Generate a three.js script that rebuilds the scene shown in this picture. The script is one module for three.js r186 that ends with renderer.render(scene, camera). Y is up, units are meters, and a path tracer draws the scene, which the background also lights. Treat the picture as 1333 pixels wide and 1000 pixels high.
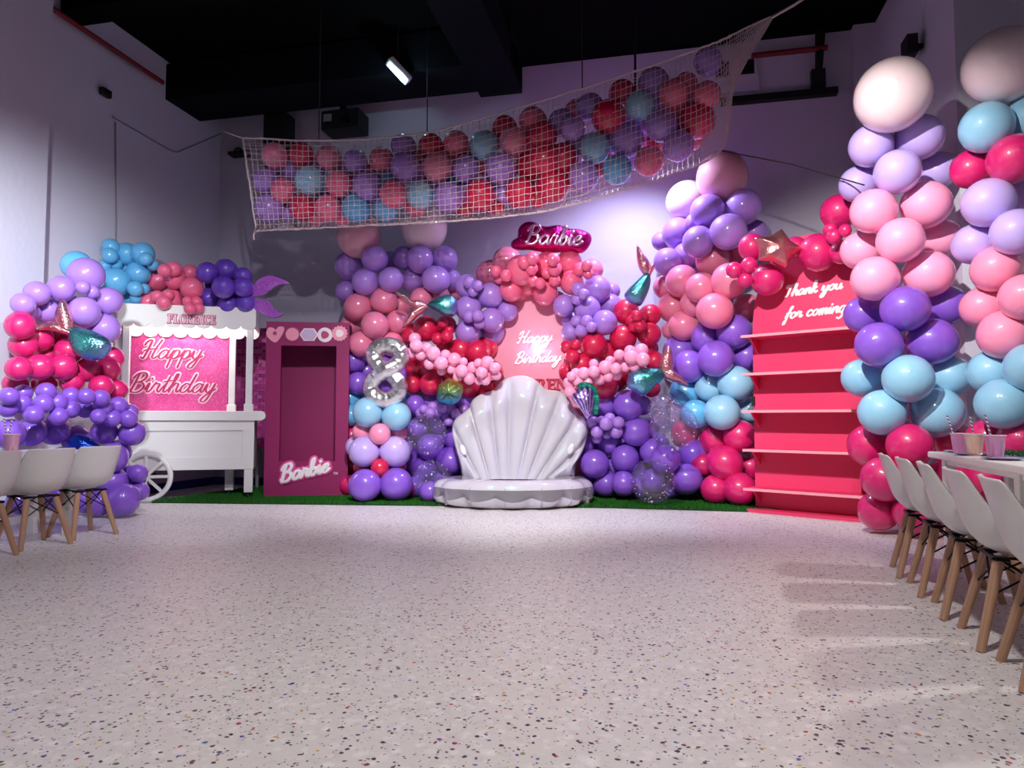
import * as THREE from 'three';
import { mergeGeometries } from 'three/addons/utils/BufferGeometryUtils.js';
import { RoundedBoxGeometry } from 'three/addons/geometries/RoundedBoxGeometry.js';
import { RectAreaLightUniformsLib } from 'three/addons/lights/RectAreaLightUniformsLib.js';
import { FontLoader } from 'three/addons/loaders/FontLoader.js';
import { TextGeometry } from 'three/addons/geometries/TextGeometry.js';

// ---------------------------------------------------------------- camera, lights, exposure
const FOCAL = 900, EYE = 0.95, TILT = Math.atan(46 / FOCAL);
const scene = new THREE.Scene();
scene.background = new THREE.Color(0x000000);
const camera = new THREE.PerspectiveCamera(2 * Math.atan(500 / FOCAL) * 180 / Math.PI, 1333 / 1000, 0.05, 60);
camera.position.set(0, EYE, 0);
camera.rotation.set(TILT, 0, 0);
const renderer = new THREE.WebGLRenderer({ antialias: true });
renderer.toneMapping = THREE.LinearToneMapping;
renderer.toneMappingExposure = 1.08;
renderer.shadowMap.enabled = true;
RectAreaLightUniformsLib.init();
// every lamp of the room: where it hangs, what it points at, colour, candela, half angle, softness, source size
const LAMPS = [
  { what: 'aimed at the gift shelf and right column', at: [0.5, 3.95, -3.0], to: [3.2, 2.0, -6.2], color: 0xfffaf4, cd: 80, deg: 27, soft: 0.55, size: 2.4 },
  { what: 'aimed at the seashell seat and arch', at: [-0.5, 4.2, -3.0], to: [0.15, 0.7, -8.0], color: 0xfffaf8, cd: 84, deg: 31, soft: 0.75, size: 2.4 },
  { what: 'aimed at the white cart', at: [-1.2, 4.2, -3.3], to: [-3.5, 0.9, -8.0], color: 0xf4f4ff, cd: 35, deg: 34, soft: 0.7, size: 2.4 },
  { what: 'hung behind the net over the arch', at: [1.4, 4.35, -7.75], to: [1.2, 1.0, -7.95], color: 0xd6d8ff, cd: 25, deg: 72, soft: 0.5, size: 3 },
  { what: 'beside the party table, low on the right wall', at: [4.05, 2.75, -4.1], to: [1.2, 0.0, -2.6], color: 0xfff4ee, cd: 13, deg: 45, soft: 0.9, size: 4 },
  { what: 'aimed at the pillar by the left table', at: [-2.9, 3.0, -3.4], to: [-4.7, 2.1, -5.9], color: 0xf2faff, cd: 66, deg: 32, soft: 1.0, size: 4 },
  { what: 'above the open floor', at: [0.1, 5.0, -1.2], to: [0.0, 0, -4.0], color: 0xfffaf6, cd: 44, deg: 52, soft: 1.0, size: 6 },
];
const FILL_PANELS = [ // added glowing panel, unseen behind the viewer, only to fill the dim hall
  { at: [-0.5, 5.2, 1.6], w: 3.0, h: 1.2, nits: 1.6, color: 0xfff6ee },
];

// ---------------------------------------------------------------- helpers
let seed = 20240611;
const rnd = () => { seed = (seed * 1664525 + 1013904223) >>> 0; return seed / 4294967296; };
const rr = (a, b) => a + (b - a) * rnd();
const V = (x, y, z) => new THREE.Vector3(x, y, z);
const CT = Math.cos(TILT), ST = Math.sin(TILT);
function at(px, py, d) { // the point of the room seen in the photograph at px, py, d metres into the room
  const x = (px - 666.5) / FOCAL, y = (500 - py) / FOCAL;
  const ry = y * CT + ST, rz = y * ST - CT;
  const k = d / -rz;
  return V(x * k, EYE + ry * k, -d);
}
function ground(px, py, h = 0) {
  const x = (px - 666.5) / FOCAL, y = (500 - py) / FOCAL;
  const ry = y * CT + ST, rz = y * ST - CT;
  const k = (h - EYE) / ry;
  return V(x * k, h, rz * k);
}
const used = {};
function numbered(n) { const k = used[n] = (used[n] ?? -1) + 1; return k ? n + '_' + String(k).padStart(3, '0') : n; }
function shade(m) { m.castShadow = true; m.receiveShadow = true; return m; }
function tag(o, label, category, group, kind) {
  o.userData.label = label; if (category) o.userData.category = category;
  if (group) o.userData.group = group; if (kind) o.userData.kind = kind; return o;
}
function thing(name, label, category, pos = [0, 0, 0], turn = 0, group) {
  const o = new THREE.Group(); o.name = numbered(name); scene.add(o);
  if (pos.isVector3) o.position.copy(pos); else o.position.set(...pos);
  o.rotation.y = turn; return tag(o, label, category, group);
}
function norm(g) { if (g.index) { const h = g.toNonIndexed(); h.name = ''; return h; } return g; }
function join(list) {
  if (!Array.isArray(list)) return list;
  if (list.length === 1) return list[0];
  const gs = list.map(g => { const h = norm(g); for (const k of Object.keys(h.attributes)) if (!['position', 'normal', 'uv'].includes(k)) h.deleteAttribute(k); return h; });
  return mergeGeometries(gs);
}
function obj(name, geos, mat, parent = scene) {
  const m = shade(new THREE.Mesh(join(geos), mat));
  m.name = parent === scene ? numbered(name) : name; parent.add(m); return m;
}
function box(w, h, d, x = 0, y = 0, z = 0) { return new THREE.BoxGeometry(w, h, d).translate(x, y, z); }
function rbox(w, h, d, x = 0, y = 0, z = 0, r = 0.008) { return new RoundedBoxGeometry(w, h, d, 2, Math.min(r, w / 2.1, h / 2.1, d / 2.1)).translate(x, y, z); }
function rod(a, b, r0, r1 = r0, n = 10) {
  const A = a.isVector3 ? a : V(...a), B = b.isVector3 ? b : V(...b);
  const g = new THREE.CylinderGeometry(r1, r0, A.distanceTo(B), n);
  g.applyQuaternion(new THREE.Quaternion().setFromUnitVectors(V(0, 1, 0), B.clone().sub(A).normalize()));
  return g.translate((A.x + B.x) / 2, (A.y + B.y) / 2, (A.z + B.z) / 2);
}
function geo(pos, idx, uv, col) {
  const g = new THREE.BufferGeometry();
  g.setAttribute('position', new THREE.Float32BufferAttribute(pos, 3));
  if (uv) g.setAttribute('uv', new THREE.Float32BufferAttribute(uv, 2));
  if (col) g.setAttribute('color', new THREE.Float32BufferAttribute(col, 3));
  g.setIndex(idx); g.computeVertexNormals(); return g;
}
// strands of string: prisms along polylines
function strands(lines, r, sides = 3) {
  const pos = [], idx = [];
  for (const L of lines) {
    const b = pos.length / 3;
    for (let i = 0; i < L.length; i++) {
      const t = L[Math.min(i + 1, L.length - 1)].clone().sub(L[Math.max(i - 1, 0)]).normalize();
      const ref = Math.abs(t.y) > 0.8 ? V(0, 0, 1) : V(0, 1, 0);
      const n = ref.cross(t).normalize(), m = t.clone().cross(n);
      for (let k = 0; k < sides; k++) {
        const a = k / sides * Math.PI * 2;
        const p = L[i].clone().addScaledVector(n, Math.cos(a) * r).addScaledVector(m, Math.sin(a) * r);
        pos.push(p.x, p.y, p.z);
      }
      if (i) for (let k = 0; k < sides; k++) {
        const k2 = (k + 1) % sides, p = b + (i - 1) * sides, q = b + i * sides;
        idx.push(p + k, p + k2, q + k, q + k, p + k2, q + k2);
      }
    }
  }
  return geo(pos, idx);
}
// inflated foil: outline (closed list of [x, y]) swollen about a centre; printed colour by place
function pillow(outline, c, thick, paint, opt = {}) {
  const n = opt.rings ?? 9, e = opt.power ?? 2.4, m = outline.length, pos = [], idx = [], uv = [], col = [];
  for (const s of [1, -1]) {
    const b = pos.length / 3;
    for (let j = 0; j <= n; j++) for (let k = 0; k < m; k++) {
      const q = Math.sin(j / n * Math.PI / 2);
      const x = c[0] + (outline[k][0] - c[0]) * q, y = c[1] + (outline[k][1] - c[1]) * q;
      let z = thick * Math.pow(Math.max(0, 1 - Math.pow(q, e)), 0.55);
      if (opt.rib) z *= opt.rib(x, y, q, k / m);
      pos.push(x, y, s * z); uv.push(x, y);
      if (paint) { const cc = paint(x, y, q); col.push(cc.r, cc.g, cc.b); }
      if (j) { const k2 = (k + 1) % m, p = b + (j - 1) * m, r = b + j * m;
        const A = p + k, B = p + k2, C = r + k, D = r + k2;
        if (s > 0) idx.push(A, C, B, B, C, D); else idx.push(A, B, C, B, D, C); }
    }
  }
  return geo(pos, idx, uv, paint ? col : null);
}
function smooth(pts, n, closed = true) {
  const c = new THREE.CatmullRomCurve3(pts.map(p => V(p[0], p[1], p[2] ?? 0)), closed, 'catmullrom', 0.5);
  const r = c.getPoints(n); if (closed) r.pop(); return r.map(p => [p.x, p.y, p.z]);
}

// ---------------------------------------------------------------- handwriting: one stroke list per letter
const GLYPH = {
  a: [1.2, [[.85,.85],[.5,1],[.1,.6],[.15,.1],[.5,0],[.85,.5],[.92,1],[.88,.3],[1.05,0],[1.28,.3]]],
  p: [1.1, [[0,.3],[.25,1],[.2,0],[.15,-1]], [[.2,.5],[.45,.95],[.8,.9],[.85,.4],[.55,0],[.25,.12]], [[.75,.12],[1.15,.35]]],
  y: [1.15, [[0,.3],[.15,1],[.2,.3],[.5,0],[.8,.4],[.92,1],[.8,-.2],[.5,-1],[.1,-.9],[.3,-.4],[1.2,.4]]],
  H: [1.7, [[-.1,1.5],[.05,1.9],[.45,2.05],[.4,1],[.25,0],[-.05,.15]], [[1.45,2.1],[1.2,1.2],[1.1,.2],[1.35,0],[1.65,.3]], [[.0,.85],[.6,1.05],[1.35,1.1]]],
  B: [1.5, [[.4,2],[.3,1],[.15,0]], [[-.05,1.5],[.3,2],[.9,2.1],[1.2,1.7],[.9,1.2],[.45,1.05],[1,1],[1.3,.55],[.9,0],[.3,0],[.05,.25]]],
  i: [.62, [[0,.3],[.25,1],[.22,.2],[.4,0],[.65,.3]], [[.32,1.42],[.35,1.52]]],
  r: [.95, [[0,.3],[.25,1.08],[.32,.88],[.65,.9],[.6,.3],[.8,0],[1,.3]]],
  t: [.75, [[0,.3],[.35,1],[.48,1.8],[.3,.3],[.45,0],[.78,.3]], [[0,1.15],[.8,1.28]]],
  h: [1.15, [[0,.3],[.4,1.4],[.45,2],[.25,1.9],[.2,.9],[.15,0]], [[.18,.4],[.5,.95],[.8,.9],[.8,.3],[.95,0],[1.2,.3]]],
  d: [1.25, [[.8,.85],[.45,1],[.1,.6],[.15,.1],[.5,0],[.85,.5],[1.1,2]], [[1.1,2],[.92,1],[.88,.3],[1.05,0],[1.3,.3]]],
  T: [1.4, [[.0,1.6],[.25,2],[.9,1.9],[1.5,2.1]], [[.9,1.95],[.75,1],[.6,.1],[.25,0]]],
  n: [1.15, [[0,.3],[.2,1],[.18,0]], [[.18,.4],[.5,.95],[.8,.9],[.78,.3],[.95,0],[1.2,.3]]],
  k: [1.1, [[0,.3],[.4,1.4],[.45,2],[.25,1.9],[.2,.9],[.15,0]], [[.78,1],[.25,.45],[.6,.3],[.8,0],[1.08,.25]]],
  o: [1.05, [[.5,1],[.15,.75],[.1,.25],[.45,0],[.8,.3],[.8,.8],[.5,1],[.75,.8],[1.1,.85]]],
  u: [1.2, [[0,.3],[.15,1],[.15,.3],[.45,0],[.75,.35],[.9,1],[.88,.3],[1.05,0],[1.25,.3]]],
  f: [.8, [[0,.2],[.4,1.2],[.72,1.95],[.5,1.9],[.35,.8],[.15,-.8],[-.05,-.9],[.05,-.4]], [[.05,.85],[.75,.97]]],
  c: [.95, [[.8,.8],[.5,1],[.15,.7],[.15,.2],[.5,0],[1,.3]]],
  m: [1.5, [[0,.3],[.2,1],[.18,0]], [[.18,.4],[.45,.95],[.68,.85],[.62,0]], [[.64,.4],[.95,.95],[1.2,.85],[1.15,.25],[1.3,0],[1.55,.3]]],
  g: [1.2, [[.85,.85],[.5,1],[.1,.6],[.15,.1],[.5,0],[.85,.5],[.92,1],[.8,-.4],[.5,-1],[.05,-.85]]],
  b: [1.0, [[0,.3],[.4,1.4],[.45,2],[.25,1.9],[.18,.8],[.25,.1],[.55,0],[.85,.4],[.7,.9],[.35,.7]], [[.75,.75],[1.05,.7]]],
  e: [1.0, [[.05,.4],[.6,.6],[.75,.85],[.5,1],[.15,.7],[.15,.2],[.5,0],[1.05,.35]]],
};
// flat rounded strokes of a word, the word's left foot at 0, 0; returns a geometry of given x-height
function script(word, xh, pen, { thin = 0.6, slant = 0.28, depth = 0.3, space = 1, grow = 0 } = {}) {
  const out = []; let X = 0;
  for (const ch of word) {
    if (ch === ' ') { X += 0.8; continue; }
    const [adv, ...st] = GLYPH[ch];
    for (const s of st) {
      const pts = smooth(s.map(p => [(X + p[0] + p[1] * slant) * xh, p[1] * xh]), Math.max(6, s.length * 4), false).map(p => V(p[0], p[1], 0));
      const ring = 7, pos = [], idx = [];
      const put = (c, t, r) => { for (let k = 0; k < ring; k++) { const a = k / ring * Math.PI * 2;
        pos.push(c.x - t.y * Math.cos(a) * r, c.y + t.x * Math.cos(a) * r, Math.sin(a) * r * depth); } };
      const N = pts.length;
      for (let i = -1; i <= N; i++) {
        const j = Math.max(0, Math.min(N - 1, i));
        const t = pts[Math.min(j + 1, N - 1)].clone().sub(pts[Math.max(j - 1, 0)]).normalize();
        const r = pen * (thin + (1 - thin) * Math.abs(t.y)) + grow;
        if (i < 0) put(pts[0].clone().addScaledVector(t, -r * .8), t, r * .35); else if (i === N) put(pts[N - 1].clone().addScaledVector(t, r * .8), t, r * .35); else put(pts[j], t, r);
      }
      const rows = N + 2;
      for (let i = 1; i < rows; i++) for (let k = 0; k < ring; k++) { const k2 = (k + 1) % ring, p = (i - 1) * ring, q = i * ring;
        idx.push(p + k, q + k, p + k2, p + k2, q + k, q + k2); }
      for (let k = 1; k < ring - 1; k++) { idx.push(0, k, k + 1); const q = (rows - 1) * ring; idx.push(q, q + k + 1, q + k); }
      out.push(geo(pos, idx));
    }
    X += adv * space;
  }
  const g = join(out); g.computeBoundingBox(); return g;
}
function fitWidth(word, width, pen, o) { // choose the x-height so that the word is width metres wide
  const g = script(word, 1, 0.001, o); const w = g.boundingBox.max.x - g.boundingBox.min.x;
  const xh = width / w; const h = script(word, xh, pen, o);
  const cx = (h.boundingBox.max.x + h.boundingBox.min.x) / 2;
  return { geo: h.translate(-cx, 0, 0), xh };
}

// ---------------------------------------------------------------- surfaces
function canvasTex(w, h, draw, repeat) {
  const c = document.createElement('canvas'); c.width = w; c.height = h; draw(c.getContext('2d'), w, h);
  const t = new THREE.CanvasTexture(c); t.colorSpace = THREE.SRGBColorSpace; t.wrapS = t.wrapT = THREE.RepeatWrapping;
  if (repeat) t.repeat.set(...repeat); t.anisotropy = 8; return t;
}
function noiseTex(size, lo, hi, cell = 1) {
  const n = size / cell | 0, a = new Float32Array(n * n).map(() => rnd()), d = new Uint8Array(size * size * 4);
  for (let y = 0; y < size; y++) for (let x = 0; x < size; x++) {
    const fx = x / cell, fy = y / cell, x0 = fx | 0, y0 = fy | 0, u = fx - x0, v = fy - y0;
    const g = (i, j) => a[(j % n) * n + (i % n)];
    const q = (g(x0, y0) * (1 - u) + g(x0 + 1, y0) * u) * (1 - v) + (g(x0, y0 + 1) * (1 - u) + g(x0 + 1, y0 + 1) * u) * v;
    const k = (lo + (hi - lo) * q) * 255 | 0, o = (y * size + x) * 4; d[o] = d[o + 1] = d[o + 2] = k; d[o + 3] = 255;
  }
  const t = new THREE.DataTexture(d, size, size); t.magFilter = t.minFilter = THREE.LinearFilter; t.wrapS = t.wrapT = THREE.RepeatWrapping; t.needsUpdate = true; return t;
}
const std = (color, roughness = 0.6, metalness = 0, more = {}) => new THREE.MeshStandardMaterial({ color, roughness, metalness, ...more });
const wallBump = noiseTex(256, 0, 1, 8); wallBump.repeat.set(3, 3);
const M = {
  wall: std(0xcfcbdc, 0.85, 0, { bumpMap: wallBump, bumpScale: 0.0015 }),
  ceiling: new THREE.MeshPhysicalMaterial({ color: 0x050507, roughness: 0.95, specularIntensity: 0.15 }), duct: new THREE.MeshPhysicalMaterial({ color: 0x0d0e16, roughness: 0.85, specularIntensity: 0.2 }), black: std(0x0a0a0c, 0.6), redPipe: std(0x7c1420, 0.5),
  navy: std(0x202c80, 0.5), white: std(0xe9e7e4, 0.45), whiteGloss: std(0xeeeef0, 0.3), whitePost: std(0xe8e6e6, 0.4),
  wood: null, steel: std(0x151518, 0.45, 0.6), string: std(0xe6cfd2, 0.8), wire: std(0x15141a, 0.7),
  boxPink: std(0x8e1259, 0.6), shelf: std(0xe0386c, 0.5), shelfEdge: std(0xf39bab, 0.5),
  panelPink: std(0xe692ae, 0.5), letterRed: std(0xc2214a, 0.4), paleText: std(0xf6eef2, 0.4), textBack: std(0xd94f9b, 0.45),
  cartRed: std(0xb3245f, 0.45), cartBack: std(0xf6c6d8, 0.5), grey: std(0x8d8b90, 0.5), chrome: std(0xd9d9de, 0.12, 1),
};
function latex(c, more = {}) { return new THREE.MeshPhysicalMaterial({ color: c, roughness: 0.5, clearcoat: 1, clearcoatRoughness: 0.1, ...more }); }
const LX = {
  pale: latex(0xf3d9de), lav: latex(0xa97cd8), pur: latex(0x8553cc), deep: latex(0x6238b8), pink: latex(0xf890b4), ros: latex(0xe87ca0), cor: latex(0xf0668e),
  hot: latex(0xd4126a), red: latex(0xd40648), blu: latex(0x90c6e4), sky: latex(0x5fb2e2), candy: latex(0xffa6cc), lil: latex(0xc2aaf0), dust: latex(0xe7a9b6),
};

// ---------------------------------------------------------------- the room: its axis is turned 12.5 degrees against the view
const YAW = 12.5 * Math.PI / 180, U = V(Math.cos(YAW), 0, Math.sin(YAW)), W = V(Math.sin(YAW), 0, -Math.cos(YAW));
const CORNER = V(-4.37, 0, -10.2);
const TOP = 5.75;
function room(s, y, t) { return CORNER.clone().addScaledVector(U, s).addScaledVector(W, -t).setY(y); }
function roomBox(name, s0, s1, y0, y1, t0, t1, mat, parent = scene, geoFn = box) {
  const m = obj(name, geoFn(s1 - s0, y1 - y0, t1 - t0), mat, parent);
  m.position.copy(room((s0 + s1) / 2, (y0 + y1) / 2, (t0 + t1) / 2)); m.rotation.y = -YAW; return m;
}
function structure(m) { m.userData.kind = 'structure'; return m; }
function onBack(px) { const k = (px - 666.5) / FOCAL; const s = (k * -CORNER.z - CORNER.x) / (U.x + k * U.z); return s; }
const S1 = onBack(1149), S2 = S1 + 0.85, DEEP = 15.2;
// where the thick part of the right wall ends, seen at px 1258
const T1 = (() => { const k = (1258 - 666.5) / FOCAL; for (let t = 0; t < 6; t += 0.01) { const p = room(S1, 0, t); if (p.x / -p.z > k) return t; } return 2; })();
// floor: pale vinyl with coloured chips
const floorTex = canvasTex(2048, 2048, (g, w, h) => {
  g.fillStyle = '#dedad8'; g.fillRect(0, 0, w, h);
  for (let i = 0; i < 5000; i++) { g.fillStyle = `rgba(${rnd() < .5 ? '255,250,250' : '205,195,198'},0.25)`; g.beginPath(); g.arc(rnd() * w, rnd() * h, rr(3, 16), 0, 7); g.fill(); }
  const dark = ['#2b2733', '#332a3a', '#3d3540', '#241f44', '#4c4450', '#5b4a52'], bright = ['#b02438', '#2a3a96', '#3e7d4a', '#c9a23a', '#6a3a9a', '#cf6a3a', '#7aa052', '#8c2a5c', '#3f6ea8', '#d8c27a'];
  const chip = (x, y, r) => { const n = 7, a0 = rnd() * 7, e = rr(.5, 1), t = rnd() * 3.14; g.beginPath();
    for (let k = 0; k < n; k++) { const a = a0 + k / n * 6.283, q = r * rr(.75, 1.2); const u = Math.cos(a) * q, v = Math.sin(a) * q * e; g.lineTo(x + u * Math.cos(t) - v * Math.sin(t), y + u * Math.sin(t) + v * Math.cos(t)); } g.closePath(); g.fill(); };
  for (let i = 0; i < 8200; i++) {
    const big = i < 2700, r = big ? rr(3.2, 7.8) : rr(1.3, 3.3);
    g.fillStyle = rnd() < 0.68 ? dark[rnd() * dark.length | 0] : bright[rnd() * bright.length | 0];
    const x = rnd() * w, y = rnd() * h;
    const s0 = seed; for (const ox of [0, -w, w]) { if (x + ox < -9 || x + ox > w + 9) continue; seed = s0; chip(x + ox, y, r); }
  }
}, [1, 1]);
M.floor = new THREE.MeshStandardMaterial({ map: floorTex, roughness: 0.42 });
{
  const a = room(-2.2, 0, -0.3), g = new THREE.BoxGeometry(14, 0.2, 16.6).translate(0, -0.1, 0);
  const p = g.attributes.position, uv = g.attributes.uv;
  for (let i = 0; i < p.count; i++) uv.setXY(i, p.getX(i) / 2.35, p.getZ(i) / 2.35);
  const f = structure(obj('floor', g, M.floor)); f.position.copy(room(4.4, 0, 7.6)); f.rotation.y = -YAW;
  tag(f, 'pale vinyl floor with scattered coloured chips', 'floor', null, 'structure');
}
tag(structure(roomBox('ceiling', -1.4, S2 + .2, TOP, TOP + .2, -.2, DEEP + .2, M.ceiling)), 'black painted ceiling high above the party', 'ceiling');
tag(structure(roomBox('wall_back', -.2, S1 + 1.05, 0, TOP, -.2, 0, M.wall)), 'lavender grey back wall behind the balloon arch', 'wall');
tag(structure(roomBox('wall_left', -.2, 0, 0, TOP, 0, DEEP, M.wall)), 'dim grey left wall behind the white cart', 'wall');
tag(structure(roomBox('wall_right', S2, S2 + .2, 0, TOP, -.2, DEEP, M.wall)), 'right wall behind the party table', 'wall');
tag(structure(roomBox('wall_right', S1, S2, 0, TOP, 0, T1, M.wall)), 'thick projecting part of the right wall beside the gift shelf', 'wall');
tag(structure(roomBox('wall_rear', -.2, S2 + .2, 0, TOP, DEEP, DEEP + .2, M.wall)), 'rear wall of the hall behind the viewer', 'wall');
{ // thick pillar of the left wall, its far edge seen at px 52
  const k = (52 - 666.5) / FOCAL; let te = 3; for (let t = 0; t < 8; t += .01) { const p = room(.22, 0, t); if (p.x / -p.z < k) { te = t; break; } }
  tag(structure(roomBox('wall_left', 0, .22, 0, TOP, te, te + 3.2, M.wall)), 'brightly lit thick pillar of the left wall beside the table', 'wall');
  tag(structure(roomBox('baseboard_left', 0, .025, 0, .11, 0, te, M.navy)), 'navy blue baseboard along the left wall behind the cart', 'baseboard');
}
tag(structure(roomBox('baseboard_back', .03, S1, 0, .11, 0, .025, M.navy)), 'navy blue baseboard along the back wall', 'baseboard');
{ const s0 = onBack(1120); tag(structure(roomBox('trim_1', s0, S1, 0, TOP, 0, .12, M.wall)), 'narrow wall pier in the corner by the gift shelf', 'trim'); }
// ceiling: ducts, pipes, rails
const sDuct = onBack(690);
tag(roomBox('ceiling_duct', -0.35, sDuct, 5.22, 5.7, .5, 1.2, M.duct), 'dark duct running along the top of the back wall', 'duct');
tag(roomBox('ceiling_duct', sDuct - .55, sDuct + .0, 5.14, 5.56, .5, 11, M.duct), 'dark blue duct running from the back wall over the hall', 'duct');
for (const [i, t] of [[0, 2.6], [1, 4.6]].values()) tag(roomBox('ceiling_beam', .05, S1 - .05, 5.42, 5.74, t, t + .3, M.ceiling), i ? 'black ceiling beam crossing above the hanging net' : 'black ceiling beam crossing just before the back duct', 'beam');
tag(roomBox('hanging_duct', onBack(357), onBack(383), 4.5, 5.3, .1, .4, M.black), 'black vertical duct drop behind the net', 'duct');
function pipe(pts, r, label, name = 'sprinkler_pipe', mat = M.redPipe) {
  const c = new THREE.CatmullRomCurve3(pts, false, 'catmullrom', 0.05);
  return tag(obj(name, new THREE.TubeGeometry(c, 24, r, 8), mat), label, name.includes('pipe') ? 'pipe' : 'cable');
}
pipe([room(.12, 5.34, 1.4), room(.12, 5.34, 3.2), room(.5, 5.34, 3.6), room(3.9, 5.34, 3.6)], .03, 'red sprinkler pipe along the left wall turning over the hall');
pipe([room(.6, 5.36, 4.3), room(2.0, 5.36, 4.3), room(3.9, 5.36, 4.3)], .03, 'straight red sprinkler pipe crossing the dark ceiling');
pipe([room(onBack(985), 5.5, .12), room(onBack(1085), 5.5, .12)], .035, 'short red pipe high on the back wall by the vents');
{ // rail and hanger on the back wall at the right
  const a = at(943, 127, 8.45), b = at(1098, 110, 8.1);
  const sa = onBack(943), sb = onBack(1098), y = (a.y + b.y) / 2;
  tag(roomBox('wall_rail', sa, sb, y - .04, y + .04, .02, .12, M.black), 'black rail fixed high on the back wall', 'rail');
  const sh = onBack(1072);
  const h = thing('rail_hanger', 'black bracket hanging from the ceiling to the wall rail', 'bracket', room(sh, y + .04, .1), -YAW);
  obj('arm', rod([0, 0, 0], [.04, TOP - y - .06, 0], .035, .06, 8), M.black, h); obj('foot', box(.16, .22, .1, 0, .12, 0), M.black, h);
}
{ // wall panel with two vents
  const c = at(962, 92, 8.62), s = onBack(962);
  const p = thing('vent_panel', 'white wall panel with two dark square vents above the rail', 'vent', room(s, c.y, .02), -YAW);
  obj('panel', rbox(.62, .62, .04), M.wall, p);
  for (const x of [-.13, .16]) { obj('vent_frame', [box(.2, .02, .03, x, .11, .03), box(.2, .02, .03, x, -.11, .03), box(.02, .24, .03, x - .1, 0, .03), box(.02, .24, .03, x + .1, 0, .03)], M.wall, p);
    const v = obj('vent', box(.17, .19, .01, x, 0, .025), M.black, p); obj('slat', [0, 1, 2].map(k => box(.16, .012, .02, x, -.05 + k * .05, .033)), M.duct, v); }
}
{ // black projector box on the back wall
  const s = onBack(454), c = at(454, 168, 9.7);
  const p = thing('projector', 'black projector box on the back wall above the net', 'projector', room(s, c.y, .22), -YAW);
  obj('body', rbox(.56, .27, .34), M.black, p); obj('bracket', [box(.07, .42, .08, -.08, .1, -.1), box(.3, .05, .05, -.08, .18, .0)], M.black, p);
  obj('lens', new THREE.CylinderGeometry(.07, .07, .04, 20).rotateX(Math.PI / 2).translate(.1, -.02, .18), M.steel, p);
  obj('label_plate', box(.12, .1, .01, -.18, .03, .175), M.grey, p);
}
{ const c = at(313, 200, 10.0), p = thing('wall_bracket', 'small black bracket on the back wall near the left corner', 'bracket', room(onBack(310), c.y, .1), -YAW);
  obj('plate', rbox(.28, .05, .16), M.black, p); obj('hook', new THREE.TorusGeometry(.06, .015, 8, 20, Math.PI).translate(-.02, .03, 0), M.black, p); }
{ const q = room(.02, at(95, 105, 7.7).y, 2.25), p = thing('wall_speaker', 'small dark speaker high on the left wall', 'speaker', q, -YAW + Math.PI / 2);
  obj('body', rbox(.14, .09, .06, 0, 0, .03), M.black, p); obj('grille', box(.1, .05, .01, 0, 0, .064), M.steel, p); }
{ const q = room(S1 - .02, at(1208, 55, 6.6).y, T1 - .75), p = thing('wall_speaker', 'small black speaker bracket high on the right wall', 'speaker', q, -YAW - Math.PI / 2);
  obj('body', rbox(.2, .2, .1, 0, 0, .1), M.black, p); obj('arm', box(.05, .05, .1, 0, 0, .03), M.steel, p); }  // speaker fixture on its arm, gives no light
pipe([room(.015, at(112, 135, 7.8).y, 2.1), room(.015, at(112, 135, 7.8).y - .02, 1.0), room(.015, at(290, 172, 10.1).y, .04)], .008, 'thin grey cable along the left wall', 'wall_cable', M.grey);
pipe([room(.015, at(112, 140, 7.8).y, 2.05), room(.015, 3.4, 2.0), room(.015, 1.4, 1.95)], .008, 'thin grey cable dropping down the left wall', 'wall_cable', M.grey);
pipe([at(938, 196, 7.1), at(1030, 214, 6.7), at(1125, 241, 5.75)], .006, 'thin black cable strung from the net to the balloon column', 'hanging_cable', M.wire);
{ // emergency lamp hanging from the ceiling
  const p = thing('emergency_lamp', 'small white emergency lamp with a glowing pale face hanging from the ceiling', 'lamp', at(518, 93, 8.2), .55);
  p.rotation.x = -.25; p.rotation.z = -.62;
  obj('housing', rbox(.34, .1, .11, 0, .02, 0, .02), M.white, p);
  obj('diffuser', rbox(.28, .04, .075, 0, -.035, .012, .015), std(0xcfeef0, .4, 0, { emissive: 0xbdf4ff, emissiveIntensity: 1.6 }), p);
  const top = V(0, TOP, 0).sub(p.position); top.x = top.z = 0;
  const c = tag(obj('lamp_cord', rod(p.position.clone().add(V(0, .07, 0)), p.position.clone().setY(TOP), .012, .012, 6), M.black), 'black rod holding the emergency lamp', 'rod');
  const l = new THREE.PointLight(0xbdf4ff, 0.5); l.position.copy(p.position).add(V(.02, -.14, .08)); l.castShadow = true; scene.add(l);
}
// spot lamps: body, lens, light
for (const L of LAMPS) {
  const P = V(...L.at), T = V(...L.to), dir = T.clone().sub(P).normalize();
  const p = thing('spot_lamp', 'black spot lamp ' + L.what, 'lamp', P), q = new THREE.Quaternion().setFromUnitVectors(V(0, -1, 0), dir);
  obj('body', new THREE.CylinderGeometry(.055, .07, .2, 20).translate(0, .14, 0).applyQuaternion(q), M.black, p);
  obj('lens', new THREE.CylinderGeometry(.055, .055, .012, 20).translate(0, .034, 0).applyQuaternion(q), std(0xffffff, .3, 0, { emissive: L.color, emissiveIntensity: 2 }), p);
  const top = V(0, .22, 0).applyQuaternion(q); obj('stem', rod(top, [top.x, TOP - P.y, top.z], .014, .014, 8), M.black, p);
  const s = new THREE.SpotLight(L.color, L.cd, 0, L.deg * Math.PI / 180, L.soft, 2);
  s.position.copy(P); s.target.position.copy(T); s.castShadow = true; s.shadow.radius = L.size; s.shadow.mapSize.set(2048, 2048); scene.add(s, s.target);
}
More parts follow.
